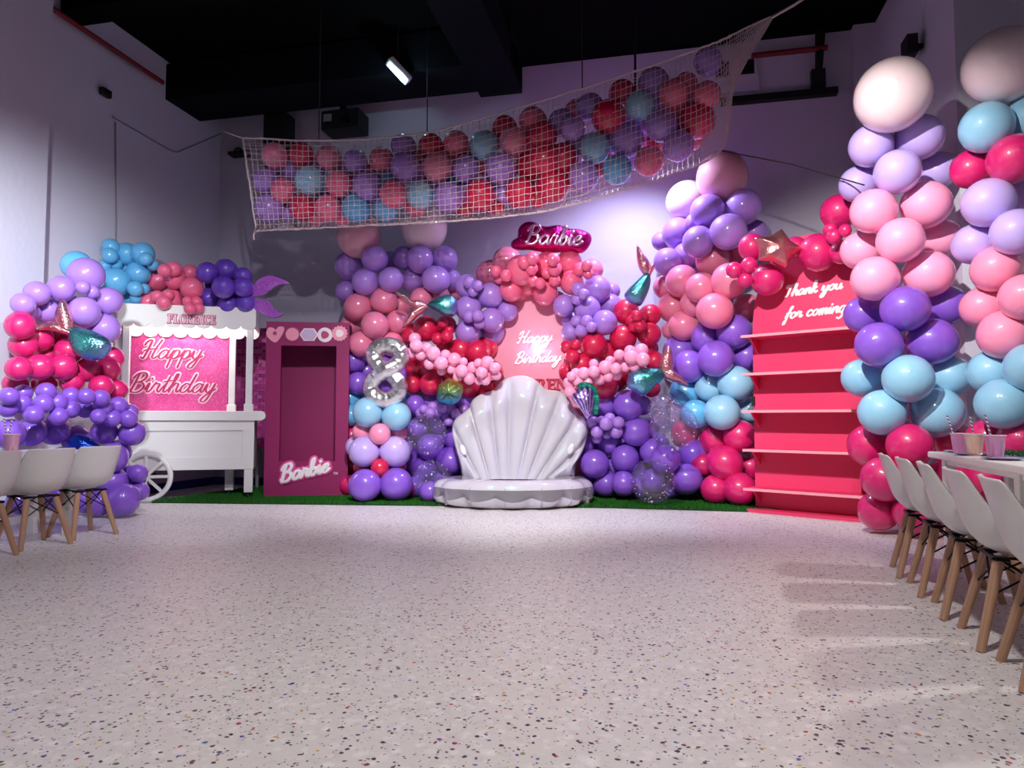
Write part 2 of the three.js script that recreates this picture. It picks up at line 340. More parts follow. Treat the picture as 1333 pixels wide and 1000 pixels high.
for (const L of FILL_PANELS) {  // helper panel added for soft fill, out of view
  const p = thing('added_fill_panel', 'added unseen fill light panel overhead behind the viewer', 'lamp', [L.at[0], L.at[1] + .05, L.at[2]]);
  obj('frame', box(L.w + .1, .06, L.h + .1, 0, .04, 0), M.white, p); obj('diffuser', box(L.w, .02, L.h, 0, 0, 0), std(0xffffff, .5, 0, { emissive: L.color, emissiveIntensity: 1 }), p);
  obj('hanger', [rod([-L.w / 3, .06, 0], [-L.w / 3, TOP - L.at[1] - .05, 0], .01), rod([L.w / 3, .06, 0], [L.w / 3, TOP - L.at[1] - .05, 0], .01)], M.steel, p);
  const r = new THREE.RectAreaLight(L.color, L.nits, L.w, L.h); r.position.set(...L.at); r.lookAt(L.at[0], 0, L.at[2]); scene.add(r);
}
// artificial turf under the decorations
{
  const P = [[197, 655], [560, 659], [800, 662], [1016, 668]].map(p => ground(...p)); const B = [ground(1010, 649), ground(344, 634.5)];
  const poly = [...P, ...B].map(p => new THREE.Vector2(p.x, -p.z));
  const g = new THREE.ExtrudeGeometry(new THREE.Shape(poly), { depth: .012, bevelEnabled: false }); g.rotateX(-Math.PI / 2);
  const t = thing('artificial_turf', 'green artificial turf mat under the balloon decorations', 'turf mat');
  obj('mat', g, std(0x153814, .9), t);
  const blade = geo([-.004, 0, 0, .004, 0, 0, 0, .028, .004, -.004, 0, .002, .003, 0, -.004, .002, .026, -.006], [0, 1, 2, 3, 4, 5]);
  const inside = (x, y) => { let c = false; for (let i = 0, j = poly.length - 1; i < poly.length; j = i++) { const a = poly[i], b = poly[j]; if ((a.y > y) !== (b.y > y) && x < (b.x - a.x) * (y - a.y) / (b.y - a.y) + a.x) c = !c; } return c; };
  const xs = poly.map(p => p.x), ys = poly.map(p => p.y), N = 60000;
  const im = new THREE.InstancedMesh(blade, new THREE.MeshStandardMaterial({ color: 0x3f8a35, roughness: .8, side: THREE.DoubleSide }), N);
  const mt = new THREE.Matrix4(), q = new THREE.Quaternion(), col = new THREE.Color(); let n = 0;
  while (n < N) { const x = rr(Math.min(...xs), Math.max(...xs)), y = rr(Math.min(...ys), Math.max(...ys)); if (!inside(x, y)) continue;
    q.setFromEuler(new THREE.Euler(rr(-.4, .4), rnd() * 6.28, rr(-.4, .4))); const s = rr(.8, 1.4); mt.compose(V(x, .011, -y), q, V(s, s, s)); im.setMatrixAt(n, mt); im.setColorAt(n, col.setHSL(rr(.27, .34), rr(.5, .7), rr(.2, .42))); n++; }
  im.name = 'grass_blades'; im.userData.kind = 'stuff'; shade(im); t.add(im);
}

// ---------------------------------------------------------------- party cart at the left
const font = await new FontLoader().loadAsync('fonts/droid/droid_serif_bold.typeface.json');
const sans = await new FontLoader().loadAsync('fonts/droid/droid_sans_bold.typeface.json');
function scallop(width, top, low, n, drop) { // a board whose lower edge is a row of rounds
  const s = new THREE.Shape(); s.moveTo(-width / 2, top); s.lineTo(-width / 2, low);
  const w = width / n; for (let k = 0; k < n; k++) { const x = -width / 2 + k * w; s.quadraticCurveTo(x + w * .08, low - drop, x + w / 2, low - drop); s.quadraticCurveTo(x + w * .92, low - drop, x + w, low); }
  s.lineTo(width / 2, top); s.closePath(); return s;
}
const extr = (s, d, b = .003) => new THREE.ExtrudeGeometry(s, { depth: d, bevelEnabled: b > 0, bevelSize: b, bevelThickness: b, bevelSegments: 1, curveSegments: 10 });
const glitter = (base, spots, n = 9000) => canvasTex(512, 512, (g, w, h) => { g.fillStyle = base; g.fillRect(0, 0, w, h);
  for (let i = 0; i < 60; i++) { g.fillStyle = spots[i % spots.length] + '22'; g.beginPath(); g.arc(rnd() * w, rnd() * h, rr(15, 60), 0, 7); g.fill(); }
  for (let i = 0; i < n; i++) { g.fillStyle = spots[rnd() * spots.length | 0]; const s = rr(1, 3.2); g.fillRect(rnd() * w, rnd() * h, s, s); } }, [1, 1]);
M.pinkGlitter = new THREE.MeshStandardMaterial({ map: glitter('#d8488f', ['#f07ab8', '#c22a74', '#ffb0d8', '#b81e68', '#e85aa0']), roughness: .35, metalness: .25 });
M.purpleGlitter = new THREE.MeshStandardMaterial({ map: glitter('#b858d0', ['#d890f0', '#7a2aa0', '#f0c8ff', '#5a1a80', '#c060e0'], 14000), roughness: .3, metalness: .35 });
{
  const cart = thing('party_cart', 'white wooden candy cart with scalloped awning, big wheel and pink birthday panel', 'cart', at(243, 546, 8.1).setY(0), .25);
  const D = .42;
  obj('counter', (() => { const s = new THREE.Shape(); const r = .052; s.moveTo(-.8, .94); s.lineTo(.82, .94); s.absarc(.82, .94 + r, r, -Math.PI / 2, Math.PI / 2); s.lineTo(-.8, .94 + 2 * r); s.absarc(-.8, .94 + r, r, Math.PI / 2, Math.PI * 1.5); return extr(s, D + .08, .004).translate(0, 0, -D - .04); })(), M.white, cart);
  const body = obj('body', [box(1.45, .58, .02, 0, .65, -D + .01), box(.02, .58, D, -.725, .65, -D / 2), box(.02, .58, D, .725, .65, -D / 2), box(1.45, .02, D, 0, .37, -D / 2), box(1.45, .57, .02, 0, .65, -.03)], M.white, cart);
  obj('front_frame', (() => { const s = new THREE.Shape([[-.745, .36], [.745, .36], [.745, .94], [-.745, .94]].map(p => new THREE.Vector2(...p)));
    s.holes.push(new THREE.Path([[-.62, .5], [.62, .5], [.62, .82], [-.62, .82]].map(p => new THREE.Vector2(...p)))); return extr(s, .022, .003).translate(0, 0, -.022); })(), M.white, body);
  obj('panel_bead', [box(1.24, .012, .01, 0, .506, -.014), box(1.24, .012, .01, 0, .814, -.014), box(.012, .31, .01, .614, .66, -.014), box(.012, .31, .01, -.614, .66, -.014)], M.white, body);
  for (const [x, z] of [[.69, -.04], [.43, -D + .04], [-.6, -D + .04]]) {
    const l = obj('leg', rbox(.1, .3, .07, x, .23, z), M.white, cart);
    obj('caster', [new THREE.CylinderGeometry(.036, .036, .024, 16).rotateZ(Math.PI / 2).translate(x, .037, z), box(.05, .03, .05, x, .075, z)], M.steel, l);
  }
  { // wheel
    const w = obj('wheel', new THREE.TorusGeometry(.262, .03, 8, 40).scale(1, 1, .7), M.white, cart); w.position.set(-.41, .292, .045);
    obj('hub', new THREE.CylinderGeometry(.05, .05, .05, 20).rotateX(Math.PI / 2), M.white, w);
    for (let k = 0; k < 8; k++) { const a = k * Math.PI / 4; obj('spoke', rbox(.036, .23, .022, 0, .14, 0).rotateZ(a), M.white, w); }
    obj('axle', rod([0, 0, -.01], [0, 0, -D], .018), M.steel, w);
  }
  for (const [x, z] of [[-.67, -.05], [.675, -.05], [-.7, -D - .02], [.435, -D + .02]]) {
    const p = obj('post', rbox(.075, 1.02, .06, x, 1.55, z), M.whitePost, cart); obj('plinth', rbox(.105, .09, .09, x, 1.09, z), M.white, p);
  }
  const roof = obj('awning', box(1.49, .02, D + .08, 0, 2.27, -D / 2), M.white, cart);
  obj('front_valance', extr(scallop(1.49, 2.28, 2.07, 9, .05), .018), M.white, roof).position.z = .03;
  obj('back_valance', extr(scallop(1.49, 2.26, 2.02, 9, .07), .018), M.white, roof).position.z = -D + .03;
  for (const s of [-1, 1]) { const v = obj('side_valance', extr(scallop(D + .06, 2.28, 2.1, 3, .06), .018), M.white, roof); v.rotation.y = Math.PI / 2; v.position.set(s * .735 - .01, 0, -D / 2 + .01); }
  obj('light_strip', box(1.3, .012, .03, 0, 2.25, -.12), std(0xffffff, .4, 0, { emissive: 0xfff8f2, emissiveIntensity: 6 }), roof);
  const ra = new THREE.RectAreaLight(0xfff6f0, 50, 1.3, .05); ra.position.copy(V(0, 2.238, -.12)); cart.add(ra); ra.rotation.set(-Math.PI / 2 - .15, 0, 0);
  const pan = obj('birthday_panel', rbox(1.14, 1.0, .02, -.18, 1.54, -D + .02), M.pinkGlitter, cart);
  const addWord = (word, x0, x1, y, pen) => { const f = fitWidth(word, x1 - x0, pen, { thin: .45, slant: .35 });
    const g2 = script(word, f.xh, pen, { thin: .45, slant: .35, depth: .25, grow: .019 }); g2.translate(-(g2.boundingBox.max.x + g2.boundingBox.min.x) / 2, 0, 0);
    obj('lettering_backing', g2.translate((x0 + x1) / 2, y, -D + .036), M.cartBack, pan); obj('lettering', f.geo.translate((x0 + x1) / 2, y, -D + .046), M.cartRed, pan); };
  addWord('Happy', -.6, .09, 1.69, .0125); addWord('Birthday', -.71, .25, 1.28, .0125);
  for (const [k, ch] of [...'FLORENCE'].entries()) {
    const g = new TextGeometry(ch, { font, size: .1, depth: .01, curveSegments: 4, bevelEnabled: false }); g.computeBoundingBox(); g.scale(.72, 1, 1);
    const w = g.boundingBox.max.x * .72, tx = -w / 2 + .03 + (k - 3.5) * .066; g.translate(tx, 2.07, .056);
    const s = obj('letter', g, M.cartBack, cart);
    const gb = new TextGeometry(ch, { font, size: .1, depth: .004, curveSegments: 4, bevelEnabled: true, bevelSize: .009, bevelThickness: .001, bevelSegments: 1 }); gb.scale(.72, 1, 1); gb.translate(tx, 2.07, .05);
    obj('letter_backing', gb, M.cartRed, s);
  }
}
{ // glitter tail board on the cart roof
  const p = thing('tail_cutout', 'purple glitter mermaid tail cutout standing on the cart roof', 'cutout', at(330, 388, 8.25), .1);
  const k = 8.25 / FOCAL, sh = L => new THREE.Shape(smooth(L.map(q => [(q[0] - 330) * k, -(q[1] - 388) * k]), 40).map(q => new THREE.Vector2(q[0], q[1])));
  const g1 = extr(sh([[326, 386], [329, 374], [337, 364], [350, 359], [364, 362], [375, 368], [362, 370], [352, 377], [342, 384]]), .03, .003);
  const g2 = extr(sh([[326, 390], [336, 391], [347, 391], [354, 399], [360, 406], [368, 409], [357, 414], [344, 410], [334, 404]]), .03, .003);
  for (const g of [g1, g2]) { const a = g.attributes.position, u = g.attributes.uv; for (let i = 0; i < a.count; i++) u.setXY(i, a.getX(i) * 1.4, a.getY(i) * 1.4); }
  obj('fin', g1, M.purpleGlitter, p); obj('fin', g2, M.purpleGlitter, p);
  obj('stem', box(.05, .3, .02, -.03, -.12, .012), M.purpleGlitter, p);
}
{ // sequin wall behind the cart
  const a = at(270, 546, 9.35).setY(0), p = thing('sequin_wall', 'hot pink shimmer wall of small square sequins behind the cart', 'backdrop', a, 0.0);
  const x1 = at(347, 500, 9.35).x - a.x, w = 1.35, y0 = at(300, 583, 9.35).y, y1 = at(300, 427, 9.35).y;
  obj('board', box(w, y1 - y0, .02, x1 - w / 2, (y0 + y1) / 2, -.02), std(0xee7ab8, .6), p);
  obj('stand', [box(.04, y0 + .1, .03, x1 - w + .1, (y0 + .1) / 2, -.045), box(.04, y0 + .1, .03, x1 - .12, (y0 + .1) / 2, -.045)], M.grey, p);
  const st = .0475, nx = w / st | 0, ny = (y1 - y0) / st | 0;
  const im = new THREE.InstancedMesh(box(.044, .044, .002), std(0xffffff, .25, .3), nx * ny), m4 = new THREE.Matrix4(), q = new THREE.Quaternion(), c = new THREE.Color();
  for (let i = 0; i < nx; i++) for (let j = 0; j < ny; j++) { q.setFromEuler(new THREE.Euler(rr(-.25, .12), rr(-.12, .12), 0)); m4.compose(V(x1 - w + (i + .5) * st, y0 + (j + .5) * st, 0), q, V(1, 1, 1)); im.setMatrixAt(i * ny + j, m4); im.setColorAt(i * ny + j, c.setHSL(.91, .78, rr(.3, .62))); }
  im.name = 'sequins'; im.userData.kind = 'stuff'; shade(im); p.add(im);
}
// ---------------------------------------------------------------- life-size doll box
{
  const b = thing('doll_box', 'tall dark pink photo booth box with open front and white script lettering', 'photo booth', at(400, 546, 8.42).setY(0.012), .13);
  const w = .98, h = 2.12, D = .5;
  const fr = new THREE.Shape([[-w / 2, 0], [w / 2, 0], [w / 2, h], [-w / 2, h]].map(p => new THREE.Vector2(...p)));
  fr.holes.push(new THREE.Path([[-w / 2 + .17, .43], [w / 2 - .15, .43], [w / 2 - .15, h - .285], [-w / 2 + .17, h - .285]].map(p => new THREE.Vector2(...p))));
  obj('front_panel', extr(fr, .025, .003), M.boxPink, b);
  for (const s of [-1, 1]) obj('side_panel', box(.02, h, D, s * (w / 2 - .012), h / 2, -D / 2), M.boxPink, b);
  obj('back_panel', box(w - .02, h, .02, 0, h / 2, -D + .01), M.boxPink, b);
  obj('top_panel', box(w, .02, D, 0, h - .012, -D / 2), M.boxPink, b); obj('bottom_panel', box(w - .02, .02, D, 0, .4, -D / 2), M.boxPink, b);
  const o = { thin: .62, slant: .35 }, f = fitWidth('Barbie', .58, .024, o), g2 = script('Barbie', f.xh, .024, { ...o, grow: .026 }); g2.translate(-(g2.boundingBox.max.x + g2.boundingBox.min.x) / 2, 0, 0);
  const word = obj('lettering', f.geo.rotateZ(.22).translate(.0, .25, .048), M.paleText, b);
  obj('lettering_backing', g2.rotateZ(.22).translate(0, .25, .034), M.textBack, word);
  obj('trademark', new TextGeometry('TM', { font: sans, size: .028, depth: .004, curveSegments: 3, bevelEnabled: false }).translate(.32, .27, .03), M.cartBack, b);
  const disc = (r, n = 32, lobes = 0, x = 0, y = 0) => { const s = new THREE.Shape(); for (let k = 0; k <= n; k++) { const a = k / n * 6.2832, q = r * (1 + (lobes ? .07 * Math.cos(a * lobes) : 0)); k ? s.lineTo(x + q * Math.cos(a), y + q * Math.sin(a)) : s.moveTo(x + q * Math.cos(a), y + q * Math.sin(a)); } return s; };
  const Y = h - .15, rose = std(0xf29ab0, .5), lilac = std(0xcdb3d4, .5), cream = std(0xf1e3e8, .5), dk = std(0xb03a72, .5);
  const put = (s, m, x, y, z, parent) => obj(parent === b ? 'badge' : 'badge_face', extr(s, .008, .002).translate(x, y, z), m, parent);
  const heart = new THREE.Shape(smooth([[0, -.1], [-.1, -.02], [-.085, .07], [-.03, .075], [.0, .05], [.04, .09], [.1, .08], [.08, 0]], 40).map(p => new THREE.Vector2(p[0], p[1])));
  put(new THREE.Shape([...disc(.022).getPoints()]), dk, -.39, Y + .01, .036, put(heart, rose, -.385, Y, .027, b));
  put(disc(.075), rose, -.385, Y, .036, put(disc(.09), dk, -.185, Y, .027, b)).position.x = .2;
  const dia = k => new THREE.Shape([[-.11, 0], [-.06, .075], [.06, .075], [.11, 0], [.06, -.075], [-.06, -.075]].map(p => new THREE.Vector2(p[0] * k, p[1] * k)));
  put(dia(.82), lilac, .01, Y, .036, put(dia(1), cream, .01, Y, .027, b));
  put(disc(.045, 24, 3), dk, .2, Y, .036, put(disc(.088), cream, .2, Y, .027, b));
  put(disc(.045, 24, 3), cream, .375, Y + .02, .036, put(disc(.09, 96, 14), rose, .375, Y + .02, .027, b));
}
// ---------------------------------------------------------------- pink gift shelf at the right
{
  const L = ground(984, 664), phi = 42 * Math.PI / 180, W0 = 1.14, H1 = 1.86, H2 = 2.82;
  const s = thing('gift_shelf', 'hot pink arched shelf stand with white thank you lettering', 'shelf', L, -phi);
  const sh = new THREE.Shape(); sh.moveTo(0, 0); sh.lineTo(W0, 0); sh.lineTo(W0, H1);
  for (let k = 1; k < 24; k++) { const a = k / 24 * Math.PI; sh.lineTo(W0 / 2 + Math.cos(a) * W0 / 2, H1 + Math.sin(a) * (H2 - H1)); } sh.lineTo(0, H1); sh.closePath();
  obj('back_board', extr(sh, .03, .003).translate(0, 0, -.03), M.shelf, s);
  for (const y of [1.8, 1.41, 1.03, .635, .24]) {
    const b = obj('shelf_board', box(W0, .022, .3, W0 / 2, y, .15), M.shelf, s); obj('edge_strip', box(W0, .026, .012, W0 / 2, y, .304), M.shelfEdge, b);
    for (const x of [.06, W0 - .08]) { const t = new THREE.Shape([[0, 0], [.2, 0], [0, -.15]].map(p => new THREE.Vector2(...p))); obj('bracket', extr(t, .018, .001).rotateY(-Math.PI / 2).translate(x, y - .012, .0), M.shelf, b); }
  }
  obj('base_board', box(W0, .03, .22, W0 / 2, .016, .11), M.shelf, s);
  const line = (w, x, y, wid) => { const f = fitWidth(w, wid, .0135, { thin: .7, slant: .4 }); obj('lettering', f.geo.rotateZ(.03).translate(x, y, .008), M.paleText, s); };
  line('Thank you', .63, 2.22, .56); line('for coming', .63, 1.99, .62);
  obj('clip', box(.03, .1, .05, .0, 1.14, .0), M.black, s);
}
// ---------------------------------------------------------------- pink panel, neon, name
const dPanel = px => 8.85 - (px - 500) / 450 * .75;
{
  const p0 = at(697, 546, dPanel(697)).setY(.012), turn = -Math.atan2(.75, 450 / FOCAL * 8.5);
  const p = thing('arch_panel', 'pale pink arched backdrop panel inside the balloon arch', 'backdrop', p0, turn);
  const w = .72, h1 = 1.7, h2 = 2.6, s = new THREE.Shape(); s.moveTo(-w, 0); s.lineTo(w, 0); s.lineTo(w, h1); for (let k = 1; k < 24; k++) { const a = k / 24 * Math.PI; s.lineTo(w * Math.cos(a), h1 + (h2 - h1) * Math.sin(a)); } s.lineTo(-w, h1); s.closePath();
  obj('board', extr(s, .03, .003).translate(0, 0, -.03), M.panelPink, p);
  obj('foot', [box(.05, .02, .5, -.5, .012, -.2), box(.05, .02, .5, .5, .012, -.2)], M.panelPink, p);
  const n = thing('neon_sign', 'glowing white neon happy birthday sign on the pink panel', 'sign', p0.clone(), turn);
  const glow = std(0xffffff, .4, 0, { emissive: 0xfff4fb, emissiveIntensity: 1.3 }), back = new THREE.MeshPhysicalMaterial({ color: 0xffffff, transmission: .9, roughness: .1, thickness: 0 });
  const yA = at(700, 447, 8.5).y, yB = at(700, 471, 8.5).y;
  const ln = (t, x, y, wd) => obj('neon_tube', fitWidth(t, wd, .0045, { thin: 1, slant: .45, depth: 1 }).geo.rotateZ(.04).translate(x, y, .05), glow, n);
  ln('Happy', .0, yA, .44); ln('Birthday', .04, yB - .02, .57);
  obj('clip', [-.2, 0, .2].map(x => rod([x, yA + .05, .004], [x, yA + .05, .045], .005)), M.chrome, n);
  const pl = new THREE.PointLight(0xfff0fa, .15); pl.position.copy(V(.03, (yA + yB) / 2 + .05, .14)); pl.castShadow = true; n.add(pl);
  const nm = thing('name_letters', 'dark red capital letters of a name on the pink panel above the seashell', 'letters', p0.clone(), turn);
  const yN = at(716, 509, 8.5).y;
  for (const [k, ch] of [...'FLORENCE'].entries()) { const g = new TextGeometry(ch, { font, size: .135, depth: .025, curveSegments: 5, bevelEnabled: true, bevelSize: .003, bevelThickness: .003, bevelSegments: 1 }); g.computeBoundingBox(); g.translate(-g.boundingBox.max.x / 2 + (k - 3) * .128 + .07, yN, .003); obj('letter', g, M.letterRed, nm); }
}
// ---------------------------------------------------------------- inflatable seashell seat
{
  const k = 7.75 / FOCAL, base = at(668, 546, 7.78).setY(.012);
  const s = thing('inflatable_seashell', 'pearl white inflatable seashell seat with ribbed fan back', 'inflatable seat', base);
  const pearl = new THREE.MeshPhysicalMaterial({ color: 0xd2cfd8, roughness: .2, clearcoat: 1, clearcoatRoughness: .06, sheen: .5, sheenColor: new THREE.Color(0xfff0ff), sheenRoughness: .4, iridescence: .35, iridescenceIOR: 1.3 });
  const clear = new THREE.MeshPhysicalMaterial({ color: 0xe9e4ee, roughness: .18, transmission: .75, thickness: 0, clearcoat: .6, side: THREE.DoubleSide });
  const c0 = [668, 624];
  const rim = [[600, 626], [595, 604], [586, 574], [588, 554], [600, 543], [608, 536], [613, 525], [626, 516], [640, 512], [648, 503], [660, 495], [678, 491.5], [694, 495], [706, 504], [715, 511], [730, 513], [743, 521], [750, 534], [757, 545], [767, 553], [769, 570], [762, 594], [752, 612], [750, 627]];
  const R = smooth(rim.map(q => [(q[0] - c0[0]) * k, -(q[1] - 650) * k]), 140, false);
  const cx = 0, cy = (650 - 622) * k, n = 34, pos = [], idx = [];
  const yb = at(668, 616.5, 7.9).y; const off = yb - cy;
  for (const side of [1, -1]) { const b = pos.length / 3, m = R.length;
    for (let j = 0; j <= n; j++) for (let i = 0; i < m; i++) {
      const q = Math.sin(j / n * Math.PI / 2), u = i / (m - 1);
      const bx = (u - .5) * .98, x = bx * (1 - q) * 1 + R[i][0] * q, y = (cy - .075) * (1 - q) + R[i][1] * q; // ribs start spread along the foot
      const rib = Math.abs(Math.sin(u * Math.PI * 9));
      const groove = 1 - .62 * Math.pow(1 - rib, 3.0) * Math.min(1, q * 3) * Math.min(1, (1.02 - q) * 7);
      let z = .1 + .07 * Math.exp(-Math.pow((q - .8) / .13, 2)) + .03 * rib; z *= groove; z *= Math.pow(Math.max(0, 1 - Math.pow(q, 9)), .5) * Math.pow(Math.min(1, u * 14 + .0), .5) * Math.pow(Math.min(1, (1 - u) * 14), .5);
      pos.push(x, y + off, side * z - .22 - (y - cy) * .16);
      if (j && i) { const A = b + (j - 1) * m + i - 1, B = A + 1, C = b + j * m + i - 1, E = C + 1; if (side > 0) idx.push(A, B, C, B, E, C); else idx.push(A, C, B, B, C, E); }
    } }
  const bk = obj('fan_back', geo(pos, idx), pearl, s);
  for (const [px, py, a] of [[602, 592, .35], [744, 591, -.35]]) { const h = obj('grab_handle', [new THREE.SphereGeometry(.04, 20, 12).scale(.75, 1.55, .35)], M.whiteGloss, bk); h.position.set((px - 668) * k, (650 - py) * k + off, -.09); h.rotation.z = a; }
  // cushion: scalloped oval
  const ring = (y, grow, amp, wave = 0) => { const o = []; for (let i = 0; i < 160; i++) { const a = i / 160 * 6.2832, f = Math.sin(a) > -.3 ? 1 : .9; const q = 1 + amp * (Math.abs(Math.sin(a * 7)) - .6); o.push(V(Math.cos(a) * .885 * grow * q, y + wave * (1 - Math.abs(Math.sin(a * 7))), Math.sin(a) * .6 * grow * q * f)); } return o; };
  const loft = rows => { const p = [], id = []; rows.forEach((r, j) => r.forEach((v, i) => { p.push(v.x, v.y, v.z); if (j) { const i2 = (i + 1) % r.length, A = (j - 1) * r.length + i, B = (j - 1) * r.length + i2, C = j * r.length + i, E = j * r.length + i2; id.push(A, C, B, B, C, E); } })); return geo(p, id); };
  const puff = 1;
  obj('cushion_top', loft([ring(.2, 1.0, .03), ring(.235, .985, .035), ring(.265, .95, .035), ring(.287, .88, .02), ring(.293, .75, .012), ring(.28, .5, .008), ring(.25, .25, 0), ring(.25, .001, 0)]), pearl, s).position.z = -.02;
  obj('clear_band', loft([ring(.075, .985, .08, .045), ring(.11, 1.0, .05, .03), ring(.16, 1.01, .035, .01), ring(.2, 1.0, .03)]), clear, s).position.z = -.02;
  obj('cushion_base', loft([ring(.002, .001, 0), ring(.0, .6, .02), ring(.004, .85, .07), ring(.03, .945, .1, .03), ring(.075, .985, .08, .045)]), pearl, s).position.z = -.02;
  for (let i = 0; i < 14; i++) { const a = (i + .5) / 14 * 6.2832 + .1; obj('baffle', box(.34, .2, .004).rotateY(-a).translate(Math.cos(a) * .7, .12, Math.sin(a) * .44 - .02), clear, s); }
}
// ---------------------------------------------------------------- chairs, tables, cups
M.wood = new THREE.MeshStandardMaterial({ map: canvasTex(256, 256, (g, w, h) => { g.fillStyle = '#b78f78'; g.fillRect(0, 0, w, h); for (let i = 0; i < 260; i++) { g.strokeStyle = rnd() < .5 ? 'rgba(120,80,50,.25)' : 'rgba(220,175,135,.25)'; g.lineWidth = rr(.5, 2.5); const x = rnd() * w; g.beginPath(); g.moveTo(x, 0); g.bezierCurveTo(x + rr(-8, 8), 80, x + rr(-8, 8), 170, x + rr(-6, 6), h); g.stroke(); } }), roughness: .55 });
M.shell = new THREE.MeshStandardMaterial({ color: 0xe4e2e0, roughness: .35 });
function shellGeo() {
  const prof = [[-.268, .735, .158], [-.257, .70, .172], [-.235, .62, .184], [-.212, .54, .194], [-.185, .47, .2], [-.13, .412, .203], [-.05, .39, .203], [.05, .388, .2], [.14, .392, .194], [.19, .388, .185], [.215, .37, .165]];
  const c = new THREE.CatmullRomCurve3(prof.map(p => V(p[0], p[1], p[2])), false, 'catmullrom', .5), nv = 30, nu = 18, pos = [], idx = [];
  for (const side of [0, 1]) { const b = pos.length / 3;
    for (let j = 0; j <= nv; j++) { const q = c.getPoint(j / nv), t = c.getTangent(j / nv), v = j / nv; const nx = -t.y, ny = t.x, l = Math.hypot(nx, ny); // normal toward the sitter
      for (let i = 0; i <= nu; i++) { const u = i / nu * 2 - 1, lift = (.08 * Math.exp(-Math.pow((v - .42) / .26, 2)) + .02) * Math.pow(Math.abs(u), 2.6) - side * .009;
        const edge = v < .12 ? 1 - (0.12 - v) * .25 * Math.pow(Math.abs(u), 3) : 1;
        pos.push(q.x + nx / l * lift * (nx > 0 ? 1 : 1), (q.y + ny / l * lift) * 1 - (1 - edge) * .3, u * q.z); } }
    for (let j = 0; j < nv; j++) for (let i = 0; i < nu; i++) { const A = b + j * (nu + 1) + i, B = A + 1, C = A + nu + 1, E = C + 1; if (side) idx.push(A, C, B, B, C, E); else idx.push(A, B, C, B, E, C); } }
  const m = (nv + 1) * (nu + 1), rimI = []; for (let i = 0; i < nu; i++) rimI.push(i); for (let j = 0; j < nv; j++) rimI.push(j * (nu + 1) + nu); for (let i = nu; i > 0; i--) rimI.push(nv * (nu + 1) + i); for (let j = nv; j > 0; j--) rimI.push(j * (nu + 1));
  for (let k = 0; k < rimI.length; k++) { const a = rimI[k], b = rimI[(k + 1) % rimI.length]; idx.push(a, a + m, b, b, a + m, b + m); }
  return geo(pos, idx);
}
function makeChair(label, group) { // faces +x
  const t = thing('shell_chair', label, 'chair', [0, 0, 0], 0, group);
  obj('seat_shell', shellGeo(), M.shell, t);
  const feet = [[-.2, -.175], [-.2, .175], [.17, -.175], [.17, .175]], heads = [[-.11, -.1], [-.11, .1], [.09, -.1], [.09, .1]];
  feet.forEach((f, i) => obj('leg', rod([f[0], 0, f[1]], [heads[i][0], .36, heads[i][1]], .0175, .0225, 12), M.wood, t));
  const P = (i, k) => V(feet[i][0] + (heads[i][0] - feet[i][0]) * k, .36 * k, feet[i][1] + (heads[i][1] - feet[i][1]) * k);
  for (const [a, b] of [[0, 1], [2, 3], [0, 2], [1, 3]]) obj('brace', [rod(P(a, .62), P(b, 1.02), .0045, .0045, 6), rod(P(b, .62), P(a, 1.02), .0045, .0045, 6)], M.steel, t);
  obj('mount', [rod([-.13, .372, -.12], [-.13, .372, .12], .007), rod([.1, .372, -.12], [.1, .372, .12], .007), rod([-.13, .372, -.09], [.1, .372, -.09], .006), rod([-.13, .372, .09], [.1, .372, .09], .006), box(.05, .016, .05, -.1, .372, -.1), box(.05, .016, .05, -.1, .372, .1), box(.05, .016, .05, .09, .372, -.1), box(.05, .016, .05, .09, .372, .1)], M.steel, t);
  return t;
}
function copy(o, label, group) { const c = o.clone(); c.name = numbered(o.name.replace(/_\d+$/, '')); scene.add(c); c.userData = { ...o.userData, label, group }; return c; }
const ROW = 17.3 * Math.PI / 180; // the right row runs toward the gift shelf
const ordinal = ['chair standing nearest the balloon columns', 'second chair from the balloon columns', 'third chair from the balloon columns', 'fourth chair from the balloon columns', 'fifth chair from the balloon columns', 'sixth chair from the balloon columns'];
const chair0 = makeChair('white shell seat with wooden legs, ' + ordinal[0], 'chairs along the right table');
const rowR = i => { const d = 4.33 - i * .435; return V(2.44 + .307 * (d - 4.33), 0, -d); };
for (let i = 0; i < 6; i++) { const c = i ? copy(chair0, 'white shell seat with wooden legs, ' + ordinal[i], 'chairs along the right table') : chair0; const p = rowR(i); c.position.set(p.x - .065 + .2 * Math.cos(ROW), 0, p.z + .2 * Math.sin(ROW)); c.rotation.y = -ROW - .1 + [0, .03, -.04, .02, -.02, 0][i]; }
const namesL = ['chair beside the purple balloon pile', 'middle chair', 'chair farthest from the balloon pile', 'chair at the near end'];
for (let i = 0; i < 3; i++) { const c = copy(chair0, 'white shell seat with wooden legs, ' + namesL[i] + ' at the left table', 'chairs along the left table'); const d = 5.72 - i * .44; c.position.set(-3.53 - i * .1, 0, -d); c.rotation.y = Math.PI - .5; }
function table(label, pos, turn, len, wid, h) { // long axis local z, origin at the middle
  const t = thing('party_table', label, 'table', pos, turn);
  obj('tabletop', rbox(wid, .045, len, 0, h - .022, 0, .012), M.white, t);
  obj('apron', [box(wid - .16, .04, .025, 0, h - .065, len / 2 - .12), box(wid - .16, .04, .025, 0, h - .065, -len / 2 + .12), box(.025, .04, len - .2, -wid / 2 + .09, h - .065, 0), box(.025, .04, len - .2, wid / 2 - .09, h - .065, 0)], M.white, t);
  for (const z of [-len / 2 + .14, 0, len / 2 - .14]) for (const x of [-1, 1]) obj('leg', rbox(.075, h - .045, .075, x * (wid / 2 - .1), (h - .045) / 2, z), M.white, t);
  return t;
}
